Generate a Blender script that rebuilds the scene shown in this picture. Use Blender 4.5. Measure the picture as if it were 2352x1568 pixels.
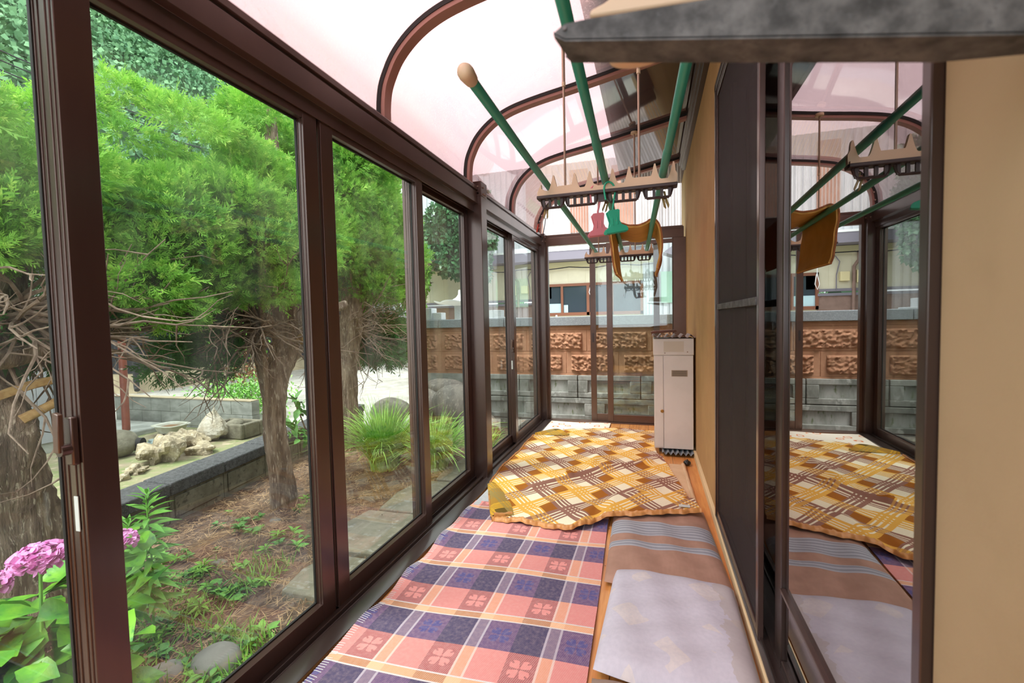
import bpy, math, random
import numpy as np
from mathutils import Vector, Matrix
random.seed(7); RNG = np.random.default_rng(11)
for o in list(bpy.data.objects): bpy.data.objects.remove(o, do_unlink=True)
SC = bpy.context.scene
COL = SC.collection
# ---------------------------------------------------------------- camera
cam_d = bpy.data.cameras.new('camera'); cam = bpy.data.objects.new('camera', cam_d); COL.objects.link(cam)
cam_d.sensor_width = 36.0; cam_d.lens = 36.0*1045/2352
cam_d.clip_start = 0.02; cam_d.clip_end = 400
Rm = Matrix(((0.95577877, 0.00744664, 0.29399234), (0.29325134, 0.05115911, -0.95466559), (-0.02214944, 0.99866275, 0.04671306)))
cam.matrix_world = Matrix.Translation((0, 0, 1.25)) @ Rm.to_4x4()
cam_d.dof.use_dof = True; cam_d.dof.focus_distance = 3.2; cam_d.dof.aperture_fstop = 4.5
SC.camera = cam
# ---------------------------------------------------------------- world, sun, exposure
w = bpy.data.worlds.new('sky'); SC.world = w; w.use_nodes = True
nt = w.node_tree; nt.nodes.clear()
wo = nt.nodes.new('ShaderNodeOutputWorld'); bg = nt.nodes.new('ShaderNodeBackground')
tc = nt.nodes.new('ShaderNodeTexCoord'); sp = nt.nodes.new('ShaderNodeSeparateXYZ'); cr = nt.nodes.new('ShaderNodeValToRGB')
nt.links.new(tc.outputs['Generated'], sp.inputs[0]); nt.links.new(sp.outputs['Z'], cr.inputs[0]); nt.links.new(cr.outputs[0], bg.inputs['Color'])
cr.color_ramp.elements[0].position = 0.0; cr.color_ramp.elements[0].color = (0.80, 0.86, 0.92, 1)
cr.color_ramp.elements[1].position = 0.6; cr.color_ramp.elements[1].color = (0.93, 0.97, 1.0, 1)
bg.inputs['Strength'].default_value = 1.35
nt.links.new(bg.outputs[0], wo.inputs[0])
sd = bpy.data.lights.new('sun', 'SUN'); sd.energy = 1.6; sd.angle = math.radians(25); sd.color = (1.0, 0.97, 0.92)
sun = bpy.data.objects.new('sun', sd); COL.objects.link(sun)
sun.rotation_euler = Vector((0.35, 0.30, -0.85)).to_track_quat('-Z', 'Y').to_euler()
vs = SC.view_settings; vs.view_transform = 'Standard'; vs.look = 'None'; vs.exposure = 1.7; vs.gamma = 1.0; vs.use_curve_mapping = False
# ---------------------------------------------------------------- helpers
def lin(c):
    if isinstance(c, str):
        c = tuple(int(c[i:i+2], 16)/255 for i in (0, 2, 4))
    return tuple((v/12.92 if v <= .04045 else ((v+.055)/1.055)**2.4) for v in c[:3])+(1.0,)
class X:
    """tiny shader-node expression"""
    def __init__(s, t, k): s.t, s.k = t, k
    def _m(s, op, b=None, c=None):
        n = s.t.nodes.new('ShaderNodeMath'); n.operation = op
        for i, v in enumerate((s, b, c)):
            if v is None: continue
            if isinstance(v, X): s.t.links.new(v.k, n.inputs[i])
            else: n.inputs[i].default_value = v
        return X(s.t, n.outputs[0])
    def __add__(s, b): return s._m('ADD', b)
    def __radd__(s, b): return s._m('ADD', b)
    def __sub__(s, b): return s._m('SUBTRACT', b)
    def __rsub__(s, b): return (s*-1)+b
    def __mul__(s, b): return s._m('MULTIPLY', b)
    def __rmul__(s, b): return s._m('MULTIPLY', b)
    def __truediv__(s, b): return s._m('DIVIDE', b)
    def gt(s, b): return s._m('GREATER_THAN', b)
    def lt(s, b): return s._m('LESS_THAN', b)
    def mod(s, b): return s._m('FLOORED_MODULO', b)
    def floor(s): return s._m('FLOOR')
    def abs(s): return s._m('ABSOLUTE')
    def mx(s, b): return s._m('MAXIMUM', b)
    def mn(s, b): return s._m('MINIMUM', b)
    def sin(s): return s._m('SINE')
    def pw(s, b): return s._m('POWER', b)
    def at2(s, b): return s._m('ARCTAN2', b)
    def band(s, a, b): return s.gt(a)*s.lt(b)
    def smooth(s, a, b):
        n = s.t.nodes.new('ShaderNodeMapRange'); n.interpolation_type = 'SMOOTHSTEP'
        s.t.links.new(s.k, n.inputs[0]); n.inputs[1].default_value = a; n.inputs[2].default_value = b
        return X(s.t, n.outputs[0])
def mixc(t, f, a, b):
    n = t.nodes.new('ShaderNodeMix'); n.data_type = 'RGBA'
    for i, v in ((0, f), (6, a), (7, b)):
        if isinstance(v, X): t.links.new(v.k, n.inputs[i])
        elif isinstance(v, (int, float)): n.inputs[i].default_value = v
        else: n.inputs[i].default_value = v if not isinstance(v, str) else lin(v)
    return X(t, n.outputs[2])
def coords(t, kind='Object', scale=(1, 1, 1)):
    c = t.nodes.new('ShaderNodeTexCoord'); m = t.nodes.new('ShaderNodeMapping')
    t.links.new(c.outputs[kind], m.inputs[0]); m.inputs['Scale'].default_value = scale
    return m.outputs[0]
def sepx(t, k):
    s = t.nodes.new('ShaderNodeSeparateXYZ'); t.links.new(k, s.inputs[0])
    return X(t, s.outputs[0]), X(t, s.outputs[1]), X(t, s.outputs[2])
def noise(t, vec, scale=5, detail=4, rough=.6, dist=0):
    n = t.nodes.new('ShaderNodeTexNoise'); n.inputs['Scale'].default_value = scale; n.inputs['Detail'].default_value = detail
    n.inputs['Roughness'].default_value = rough; n.inputs['Distortion'].default_value = dist
    if vec is not None: t.links.new(vec, n.inputs['Vector'])
    return X(t, n.outputs[0])
def newmat(name):
    m = bpy.data.materials.new(name); m.use_nodes = True; t = m.node_tree; t.nodes.clear()
    o = t.nodes.new('ShaderNodeOutputMaterial'); p = t.nodes.new('ShaderNodeBsdfPrincipled'); t.links.new(p.outputs[0], o.inputs[0])
    return m, t, p, o
def setin(t, p, name, v):
    if isinstance(v, X): t.links.new(v.k, p.inputs[name])
    elif isinstance(v, str): p.inputs[name].default_value = lin(v)
    else: p.inputs[name].default_value = v
def bump(t, p, h, strength=.3, dist=.01):
    b = t.nodes.new('ShaderNodeBump'); b.inputs['Strength'].default_value = strength; b.inputs['Distance'].default_value = dist
    t.links.new(h.k, b.inputs['Height']); t.links.new(b.outputs[0], p.inputs['Normal'])
MAT = {}
def pm(name, c1, c2=None, scale=8, rough=.5, metal=0, stretch=(1, 1, 1), bs=None, bstr=.3, bd=.005, spec=.5, lo=.35, hi=.65, c3=None, detail=5, sheen=0):
    m, t, p, o = newmat(name)
    v = coords(t, 'Object', stretch)
    col = c1
    if c2:
        n = noise(t, v, scale, detail); col = mixc(t, n.smooth(lo, hi), c1, c2)
        if c3:
            n2 = noise(t, v, scale*3.1, 3); col = mixc(t, n2.smooth(.55, .7), col, c3)
    setin(t, p, 'Base Color', col); setin(t, p, 'Roughness', rough); setin(t, p, 'Metallic', metal); setin(t, p, 'Specular IOR Level', spec)
    if bs: bump(t, p, noise(t, v, bs, 4), bstr, bd)
    MAT[name] = m; return m
# ---------------------------------------------------------------- mesh builder
class M:
    def __init__(s): s.v = []; s.f = []; s.uv = None
    def add(s, vs, fs):
        b = len(s.v); s.v += [tuple(map(float, q)) for q in vs]; s.f += [tuple(i+b for i in f) for f in fs]; return s
    def box(s, x0, x1, y0, y1, z0, z1):
        return s.add([(x0, y0, z0), (x1, y0, z0), (x1, y1, z0), (x0, y1, z0), (x0, y0, z1), (x1, y0, z1), (x1, y1, z1), (x0, y1, z1)],
                     [(0, 3, 2, 1), (4, 5, 6, 7), (0, 1, 5, 4), (1, 2, 6, 5), (2, 3, 7, 6), (3, 0, 4, 7)])
    def tube(s, pts, r, n=10, cap=True, jit=0):
        pts = [Vector(p) for p in pts]; k = len(pts)
        rs = r if isinstance(r, (list, tuple)) else [r]*k
        tang = [(pts[min(i+1, k-1)]-pts[max(i-1, 0)]).normalized() for i in range(k)]
        up = Vector((0, 0, 1)) if abs(tang[0].z) < .9 else Vector((1, 0, 0))
        a = tang[0].cross(up).normalized(); vs = []
        for i in range(k):
            a = (a-tang[i]*a.dot(tang[i])).normalized(); b = tang[i].cross(a)
            for j in range(n):
                q = 2*math.pi*j/n; rr = rs[i]*(1+(random.uniform(-jit, jit) if jit else 0))
                vs.append(pts[i]+a*(math.cos(q)*rr)+b*(math.sin(q)*rr))
        fs = [(i*n+j, i*n+(j+1) % n, (i+1)*n+(j+1) % n, (i+1)*n+j) for i in range(k-1) for j in range(n)]
        if cap: fs += [tuple(range(n-1, -1, -1)), tuple((k-1)*n+j for j in range(n))]
        return s.add(vs, fs)
    def prism(s, poly, y0, y1, axis='y'):
        n = len(poly)
        if axis == 'y': vs = [(x, y0, z) for x, z in poly]+[(x, y1, z) for x, z in poly]
        elif axis == 'x': vs = [(y0, x, z) for x, z in poly]+[(y1, x, z) for x, z in poly]
        else: vs = [(x, z, y0) for x, z in poly]+[(x, z, y1) for x, z in poly]
        fs = [tuple(range(n)), tuple(range(2*n-1, n-1, -1))]+[(i, (i+1) % n, n+(i+1) % n, n+i)[::-1] for i in range(n)]
        return s.add(vs, fs)
    def grid(s, P, uv=None):
        P = np.asarray(P, float); a, b = P.shape[:2]
        s.add(P.reshape(-1, 3), [(i*b+j, (i+1)*b+j, (i+1)*b+j+1, i*b+j+1) for i in range(a-1) for j in range(b-1)])
        if uv is not None: s.uv = (s.uv or [])+[tuple(q) for q in np.asarray(uv, float).reshape(-1, 2)]
        return s
    def blob(s, c, r, n=14, amp=.18, seed=0, flat=1, freq=2.0):
        """rounded irregular stone"""
        rg = np.random.default_rng(seed); ph = rg.uniform(0, 6.28, (6, 3)); am = rg.uniform(.4, 1, 6); fr = rg.normal(0, freq, (6, 3))
        vs = []; fs = []
        for i in range(n+1):
            th = math.pi*i/n
            for j in range(2*n):
                q = math.pi*j/n; d = np.array([math.sin(th)*math.cos(q), math.sin(th)*math.sin(q), math.cos(th)])
                k = 1+amp*sum(am[m]*math.sin(fr[m]@d+ph[m, 0]) for m in range(6))/2
                vs.append((c[0]+d[0]*r[0]*k, c[1]+d[1]*r[1]*k, c[2]+d[2]*r[2]*k))
        for i in range(n):
            for j in range(2*n): fs.append((i*2*n+j, (i+1)*2*n+j, (i+1)*2*n+(j+1) % (2*n), i*2*n+(j+1) % (2*n)))
        return s.add(vs, fs)
    def build(s, name, mat, parent=None, smooth=35, bevel=0, origin=None):
        off = np.zeros(3)
        if parent is not None: off = np.array(parent.get('_w', (0, 0, 0)))
        v = np.array(s.v, float)
        if parent is None:
            if origin is None: origin = (float((v[:, 0].min()+v[:, 0].max())/2), float((v[:, 1].min()+v[:, 1].max())/2), float(v[:, 2].min()))
            off = np.array(origin)
        me = bpy.data.meshes.new(name); me.from_pydata((v-off).tolist(), [], s.f)
        if s.uv is not None:
            ul = me.uv_layers.new(name='UVMap'); li = np.empty(len(me.loops), int); me.loops.foreach_get('vertex_index', li)
            ul.data.foreach_set('uv', np.array(s.uv, float)[li].ravel())
        me.validate(); me.materials.append(mat)
        me.polygons.foreach_set('use_smooth', [True]*len(me.polygons))
        if smooth: me.set_sharp_from_angle(angle=math.radians(smooth))
        o = bpy.data.objects.new(name, me); COL.objects.link(o)
        if parent is not None:
            o.parent = parent; o['_w'] = tuple(float(q) for q in off)
        else:
            o.location = off; o['_w'] = tuple(float(q) for q in off)
        if bevel:
            b = o.modifiers.new('bevel', 'BEVEL'); b.width = bevel; b.segments = 2; b.limit_method = 'ANGLE'
        return o
def tag(o, label=None, cat=None, group=None, kind=None):
    if label: o['label'] = label
    if cat: o['category'] = cat
    if group: o['group'] = group
    if kind: o['kind'] = kind
    return o
def thing(name, label, cat, loc=(0, 0, 0), group=None, kind=None):
    o = bpy.data.objects.new(name, None); COL.objects.link(o); o.location = loc; o['_w'] = tuple(float(q) for q in loc); o.empty_display_size = .05
    return tag(o, label, cat, group, kind)
def copy_tree(root, loc, rotz=0, scale=1, label=None):
    r = root.copy(); COL.objects.link(r); r.location = loc; r.rotation_euler = (0, 0, rotz); r.scale = (scale,)*3
    if label: r['label'] = label
    for ch in list(root.children):
        c = ch.copy(); COL.objects.link(c); c.parent = r
        for g in list(ch.children):
            d = g.copy(); COL.objects.link(d); d.parent = c
    return r
def fastmesh(name, V, F, mat, parent=None, origin=(0, 0, 0), smooth=False):
    off = np.array(parent['_w'] if parent is not None else origin, float)
    V = (np.asarray(V, np.float32)-off.astype(np.float32)); F = np.asarray(F, np.int32); k = F.shape[1]
    me = bpy.data.meshes.new(name); me.vertices.add(len(V)); me.vertices.foreach_set('co', V.ravel())
    me.loops.add(F.size); me.loops.foreach_set('vertex_index', F.ravel())
    me.polygons.add(len(F)); me.polygons.foreach_set('loop_start', np.arange(len(F), dtype=np.int32)*k)
    me.update(calc_edges=True); me.materials.append(mat)
    if smooth: me.polygons.foreach_set('use_smooth', [True]*len(F))
    o = bpy.data.objects.new(name, me); COL.objects.link(o); o['_w'] = tuple(float(q) for q in off)
    if parent is not None: o.parent = parent
    else: o.location = off
    return o
def rotmats(d, roll):
    """local +Y axis to direction d with roll"""
    d = d/np.linalg.norm(d, axis=1, keepdims=True); up = np.tile([0., 0., 1.], (len(d), 1)); up[np.abs(d[:, 2]) > .95] = [1, 0, 0]
    a = np.cross(d, up); a /= np.linalg.norm(a, axis=1, keepdims=True); b = np.cross(a, d)
    c, s = np.cos(roll)[:, None], np.sin(roll)[:, None]
    x = a*c+b*s; z = np.cross(x, d)
    return np.stack([x, d, z], axis=2)
def scatter(tv, tf, pos, d, roll, sc):
    R = rotmats(d, roll); V = np.einsum('nij,kj->nki', R, tv)*np.asarray(sc)[:, None, None]+pos[:, None, :]
    F = tf[None]+(np.arange(len(pos))*len(tv))[:, None, None]
    return V.reshape(-1, 3), F.reshape(-1, tf.shape[1])
# ---------------------------------------------------------------- materials
pm('bronze', '5a443e', '513c36', scale=3, rough=.30, stretch=(1, 1, .1), spec=.6, metal=.55)
pm('bronze_dark', '40332f', rough=.34, metal=.5)
pm('bronze_light', '66493a', '5c4133', scale=4, rough=.4, metal=.3)
pm('rib_metal', 'a8776c', 'a07064', scale=4, rough=.42)
pm('rubber', '15110f', rough=.7)
pm('steel_bolt', 'a08a7c', rough=.35, metal=.8)
pm('galvanised', '2c2e2f', '6e7071', scale=26, rough=.6, metal=.1, lo=.3, hi=.75, c3='4c4f51')
pm('beige_plastic', 'd9bfa2', rough=.5)
pm('brown_plastic', '3c2c2b', rough=.45)
pm('rod_metal', 'b9a08e', rough=.35, metal=.5)
pm('pink_plastic', 'd9808c', rough=.35)
pm('teal_plastic', '2fb08c', rough=.35)
pm('peg_yellow', 'a89258', '8a7340', scale=60, rough=.5)
pm('wall_yellow', 'c7a06c', 'bd9663', scale=2, rough=.85, bs=260, bstr=.12, bd=.002)
pm('wall_near', 'b5a280', 'ac9977', scale=3, rough=.85, bs=160, bstr=.2, bd=.002)
pm('cream_sill', 'e8d3a6', rough=.6)
pm('plywood_dark', '4e3322', '402a1d', scale=3, rough=.6)
pm('curtain', '5b4a4b', '4b3c3e', scale=3, rough=.9)
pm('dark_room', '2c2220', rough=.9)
pm('cabinet', 'e0d9d4', 'd8d1cb', scale=3, rough=.42)
pm('cabinet_tape', 'cfc4b4', rough=.5)
pm('vent', 'a8957f', rough=.5)
pm('vent_dark', '4a3f36', rough=.6)
pm('brass', 'b58a4a', rough=.35, metal=.8)
pm('corrugated_plastic', '9a8078', '87706b', scale=9, rough=.5)
pm('corrugated_grey', '8f9aa2', '7d8890', scale=9, rough=.5)
pm('wood_piece', '6a3f2a', '573321', scale=12, rough=.6)
pm('black_plastic', '17181a', rough=.3)
pm('sticker', 'cfd4d2', rough=.4)
pm('satin', 'd99a5c', 'c98a4d', scale=14, rough=.42)
pm('terry', 'b8794e', 'a66b42', scale=120, rough=.95, bs=300, bstr=.9, bd=.006)
for k_ in ('bronze', 'bronze_dark', 'bronze_light'):
    p_ = MAT[k_].node_tree.nodes['Principled BSDF']; p_.inputs['Coat Weight'].default_value = .5; p_.inputs['Coat Roughness'].default_value = .18
pm('mat_backing', 'dcae58', 'cfa04c', scale=8, rough=.7)
pm('grey_cloth', 'b9bcc0', 'aeb1b6', scale=40, rough=.95, bs=120, bstr=.2)
pm('taupe_cloth', 'a08a7c', '927c6f', scale=6, rough=.9, bs=20, bstr=.4)
pm('cream_roll', 'dcbc98', 'd2b08a', scale=5, rough=.85, bs=8, bstr=.4, bd=.01)
pm('bark', '9c8572', '655144', scale=7, rough=.95, stretch=(3, 3, .5), bs=14, bstr=1.0, bd=.03, c3='c6b39f')
pm('bark_dark', '5a4538', '32261f', scale=9, rough=.95, stretch=(2, 2, .6), bs=18, bstr=1.0, bd=.02, c3='82705f')
pm('cut_wood', 'c9a26a', 'ad8350', scale=30, rough=.8)
pm('twig', '7a6455', '9c8574', scale=20, rough=.9)
pm('soil', '5f493c', '8c7462', scale=5, rough=1, bs=30, bstr=.6, bd=.02, c3='a48d78', detail=8)
pm('litter', 'c9a67e', '7c5a40', scale=9, rough=.9)
pm('gravel', 'b4b0a8', '9c988f', scale=3, rough=.95, bs=70, bstr=.4, bd=.01, c3='c4c0b8', detail=9)
pm('yard', '9d8e76', '7f8a58', scale=3, rough=.95, bs=30, bstr=.4, c3='b5a58b')
pm('slab', '9a927e', '7f7865', scale=6, rough=.9, bs=60, bstr=.5, bd=.006, c3='a5a195', detail=8)
pm('cap_stone', '5a5a5c', '444446', scale=30, rough=.95, bs=90, bstr=.6, bd=.006, c3='737476')
pm('block_grey', '86806f', '6c6757', scale=6, rough=.95, bs=70, bstr=.4, bd=.005, c3='565347')
pm('concrete', 'aeb0a8', '8f9189', scale=4, rough=.95, bs=40, bstr=.3, bd=.005, stretch=(1, 1, 2))
pm('mossy_base', '565b45', '6e705a', scale=6, rough=1)
pm('granite', 'a2a8ad', '8b9196', scale=90, rough=.7, c3='5f656a', lo=.3, hi=.6)
pm('granite_light', 'c8ccce', 'b2b6b9', scale=90, rough=.7)
pm('brown_block', 'bb8c6e', 'ad7e61', scale=5, rough=.95, bs=60, bstr=.4, bd=.006, c3='c49676')
pm('grey_block', 'a5a6a0', '70736c', scale=3.2, rough=.95, bs=50, bstr=.4, bd=.006, c3='b4b6b0', stretch=(1, 1, .6), detail=8)
pm('grey_block_recess', 'b4b5b0', '8c8f86', scale=4, rough=.95, stretch=(1.5, 1, .5), c3='6f7a58')
pm('boulder', 'a99f94', '8a827b', scale=4, rough=.85, bs=25, bstr=.5, bd=.02, c3='c2b8ab', stretch=(2, 2, .7))
pm('stone_round', '9a958d', '8b867e', scale=6, rough=.9, bs=60, bstr=.3)
pm('rock_tan', 'c0b193', '7d705a', scale=8, rough=.95, bs=18, bstr=1.0, bd=.03, c3='cfc4ae', detail=8)
pm('rock_white', 'd2cbbb', 'b2a68f', scale=8, rough=.95, bs=18, bstr=.9, bd=.03, detail=8)
pm('rock_blue', '8fa09e', '7c8c8c', scale=8, rough=.8, bs=20, bstr=.4)
pm('tuff', '86806f', '6f6a5a', scale=10, rough=1, bs=50, bstr=.9, bd=.01)
pm('tray_white', 'cfd0c4', 'b9b7a2', scale=8, rough=.6)
pm('rust_water', '8a5f33', '6d4c2a', scale=14, rough=.5)
pm('house_black', '3b3b40', '333338', scale=4, rough=.7)
pm('foundation', 'b3a487', '9c8e74', scale=3, rough=.95)
pm('shed_grey', 'a5a7ac', '9a9ca2', scale=2, rough=.6)
pm('pipe_red', '8b4a3a', '7a4033', scale=8, rough=.5)
pm('pipe_blue', '7fa9bd', rough=.5)
pm('garage_cream', 'd8d3b8', 'cfcab0', scale=2, rough=.8)
pm('garage_white', 'c6cacd', 'bcc0c3', scale=2, rough=.6)
pm('garage_band', '7a7680', rough=.7)
pm('wainscot', '8d7468', '7e675c', scale=5, rough=.8)
pm('fascia_yellow', 'cdc79c', rough=.8)
pm('shutter_brown', 'a8806c', '9a7360', scale=3, rough=.7)
pm('window_brown', '7b4c34', rough=.5)
pm('mint_panel', '9fc4ae', rough=.3)
pm('meter_box', 'd6cb9c', rough=.6)
pm('white_paint', 'e4e6e4', rough=.6)
pm('wire_black', '1c1d20', rough=.7)
pm('leaf_hydr', '4a9232', '7fba34', scale=7, rough=.4, c3='3a7a34', bs=40, bstr=.4)
pm('leaf_blue', '3f8238', '5fa03e', scale=12, rough=.5)
pm('leaf_weed', '6da24e', '4f8a3f', scale=18, rough=.6)
pm('leaf_tall', '6fb04e', '89c34f', scale=12, rough=.55)
pm('grass_blade', '82ba4a', 'b4d862', scale=6, rough=.5, c3='5fa04a')
pm('grass_low', '8fbe45', '6ca23c', scale=10, rough=.6)
pm('petal', 'ee9fd6', 'dc80c4', scale=25, rough=.6, c3='f6c0e6')
pm('dry_leaf', '9a6a48', '7c5236', scale=15, rough=.8)
pm('leaf_nandina', '63a63c', '8cc152', scale=10, rough=.5)
pm('leaf_broad', '4f7f50', '356540', scale=5, rough=.4, c3='7fa57a')
pm('leaf_bright', '7fae3c', '5a9038', scale=5, rough=.5)
pm('hill_leaf_haze', '5f8a62', '7aa374', scale=.35, rough=.9, c3='4f7a58')  # paler, greyer greens: distance haze is put into the leaf colour
pm('hill_base', '28452a', '35552f', scale=.3, rough=1)
def leafy(name, c1, c2, c3, tr=.25, scale=3.0):
    m, t, p, o = newmat(name); v = coords(t)
    c = mixc(t, noise(t, v, scale, 4).smooth(.35, .65), c1, c2); c = mixc(t, noise(t, v, scale*6, 3).smooth(.5, .7), c, c3)
    setin(t, p, 'Base Color', c); setin(t, p, 'Roughness', .6); setin(t, p, 'Specular IOR Level', .2)
    tl = t.nodes.new('ShaderNodeBsdfTranslucent'); t.links.new(c.k, tl.inputs[0]); mx = t.nodes.new('ShaderNodeMixShader'); mx.inputs[0].default_value = tr
    t.links.new(p.outputs[0], mx.inputs[1]); t.links.new(tl.outputs[0], mx.inputs[2]); t.links.new(mx.outputs[0], o.inputs[0]); MAT[name] = m
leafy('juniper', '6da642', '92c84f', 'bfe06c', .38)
leafy('juniper_inner_shade', '3f7038', '4f8542', '5f954a', .2)  # darker greens paint the crown's inner occlusion shade into the sprig colour
def glassmat(name, tint, f0=.06, rough=.0, dirt=0, power=5.0, dcol='d8d0c8'):
    m, t, p, o = newmat(name); t.nodes.remove(p)
    tr = t.nodes.new('ShaderNodeBsdfTransparent'); tr.inputs[0].default_value = lin(tint)
    gl = t.nodes.new('ShaderNodeBsdfGlossy'); gl.inputs['Roughness'].default_value = rough
    lw = t.nodes.new('ShaderNodeLayerWeight'); lw.inputs[0].default_value = .5
    f = X(t, lw.outputs['Facing']); f = (f.pw(power))*(1-f0)+f0
    mx = t.nodes.new('ShaderNodeMixShader'); t.links.new(f.k, mx.inputs[0]); t.links.new(tr.outputs[0], mx.inputs[1]); t.links.new(gl.outputs[0], mx.inputs[2])
    last = mx.outputs[0]
    if dirt:
        d = t.nodes.new('ShaderNodeBsdfTranslucent'); d.inputs[0].default_value = lin(dcol)
        n = noise(t, coords(t, 'Object', (1, 1, .6)), 3.5, 6); k = n.smooth(.35, .8)*dirt
        if name == 'clear_corrugated': ox, oy, oz = sepx(t, coords(t)); k = k*.6+((ox*(2*math.pi/.032)).sin()).smooth(-.6, 1)*.42
        m2 = t.nodes.new('ShaderNodeMixShader'); t.links.new(k.k, m2.inputs[0]); t.links.new(last, m2.inputs[1]); t.links.new(d.outputs[0], m2.inputs[2]); last = m2.outputs[0]
    t.links.new(last, o.inputs[0]); MAT[name] = m
glassmat('window_glass', 'f2f6f4', .05, 0, .04)
glassmat('door_glass', 'c9c2bd', .30, .0, power=2.2)
glassmat('clear_corrugated', 'f3e6e2', .08, .12, .35, dcol='ffffff')
# pink roof sheet: tinted clear polycarbonate, frosted with droplets in places
m, t, p, o = newmat('roof_sheet'); t.nodes.remove(p); MAT['roof_sheet'] = m
gv = coords(t); gx, gy, gz = sepx(t, coords(t, 'Object')); gy = gy+2.0
tr = t.nodes.new('ShaderNodeBsdfTransparent'); tr.inputs[0].default_value = lin('a08687')
tl = t.nodes.new('ShaderNodeBsdfTranslucent'); tl.inputs[0].default_value = lin('cca9a8')
gl = t.nodes.new('ShaderNodeBsdfGlossy'); gl.inputs['Roughness'].default_value = .05
fade = (3.6-gy).smooth(.0, 1.4)
fro = (noise(t, gv, 2.2, 3).smooth(.3, .7)*.30+noise(t, gv, 70, 3, .7).smooth(.5, .72)*.30+.16)*fade+.10
mx1 = t.nodes.new('ShaderNodeMixShader'); t.links.new(fro.k, mx1.inputs[0]); t.links.new(tr.outputs[0], mx1.inputs[1]); t.links.new(tl.outputs[0], mx1.inputs[2])
lw = t.nodes.new('ShaderNodeLayerWeight'); lw.inputs[0].default_value = .5
f = X(t, lw.outputs['Facing']).pw(2.5)*.8+.07
mx2 = t.nodes.new('ShaderNodeMixShader'); t.links.new(f.k, mx2.inputs[0]); t.links.new(mx1.outputs[0], mx2.inputs[1]); t.links.new(gl.outputs[0], mx2.inputs[2])
t.links.new(mx2.outputs[0], o.inputs[0])
# floor planks
m, t, p, o = newmat('floor_planks'); MAT['floor_planks'] = m
fx, fy, fz = sepx(t, coords(t))
pl = (fx/.105).floor(); wv = t.nodes.new('ShaderNodeTexWhiteNoise'); wv.noise_dimensions = '1D'; t.links.new(pl.k, wv.inputs['W'])
g = noise(t, coords(t, 'Object', (14, 1, 1)), 3, 5)
c = mixc(t, X(t, wv.outputs[0]), 'd9944f', 'c98344'); c = mixc(t, g.smooth(.35, .7), c, 'e3a562')
c = mixc(t, ((fx/.105).mod(1.0)-.5).abs().gt(.485), c, '5a3218')
c = mixc(t, noise(t, coords(t), 26, 2).smooth(.72, .76), c, '6a3f20')
setin(t, p, 'Base Color', c); setin(t, p, 'Roughness', .4)
# plaid blanket
m, t, p, o = newmat('plaid_wool'); MAT['plaid_wool'] = m
ux, uy, uz = sepx(t, coords(t, 'UV'))
yy = uy+(ux+.231)*-.046
px = (ux+.812).mod(.2965); py = (yy-1.73).mod(.353)
A = px.lt(.115); S = px.band(.115, .172); B = px.gt(.172)
SE = ((px-.1435).abs()).band(.0195, .0285)
Bd = py.lt(.046); BE = (py-.023).abs().band(.0165, .024); PK = py.band(.046, .19); NV = py.gt(.19)
hatch = ((ux-uy*.35)*900).sin().gt(-.1)
def flower(cx, cy, R):
    dx = px-cx; dy = py-cy; r = (dx*dx+dy*dy).pw(.5); th = dy.at2(dx)
    s2 = ((th*2).sin()).abs(); nt_ = (((th*2).sin().abs()).gt(.985))
    return r.lt(s2*R*.35+R*.62)*s2.gt(.38)*r.gt(.006)*(1-(nt_*r.gt(R*.72)))
cPK = mixc(t, A*(hatch*.6+.4), 'ea9a94', 'a9696a')
cPK = mixc(t, A*flower(.0575, .118, .05), cPK, 'ee9e98')
cPK = mixc(t, S, cPK, 'f0ac90'); cPK = mixc(t, SE, cPK, 'f2cfc4')
cNV = mixc(t, B*(hatch*.5+.5), '54506e', '80668c')
cNV = mixc(t, B*flower(.2345, .2715, .05), cNV, '5a5a92')
cNV = mixc(t, S, cNV, '8c7c92'); cNV = mixc(t, SE, cNV, 'c0b6c4')
cBD = mixc(t, A*(hatch*.5+.5), 'f2b890', 'bd8a68'); cBD = mixc(t, S, cBD, 'fbc9a0'); cBD = mixc(t, BE, cBD, 'e6dedd')
c = mixc(t, NV, mixc(t, PK, cBD, cPK), cNV)
c = mixc(t, ((uy*1400+ux*500).sin()).smooth(-1, 1)*.16, c, '6a4c58')
c = mixc(t, noise(t, coords(t, 'UV'), 60, 4).smooth(.3, .8)*.15, c, 'f0d0c8')
setin(t, p, 'Base Color', c); setin(t, p, 'Roughness', .95); setin(t, p, 'Specular IOR Level', .1)
bump(t, p, ((ux-uy*.35)*900).sin(), .25, .002)
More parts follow.
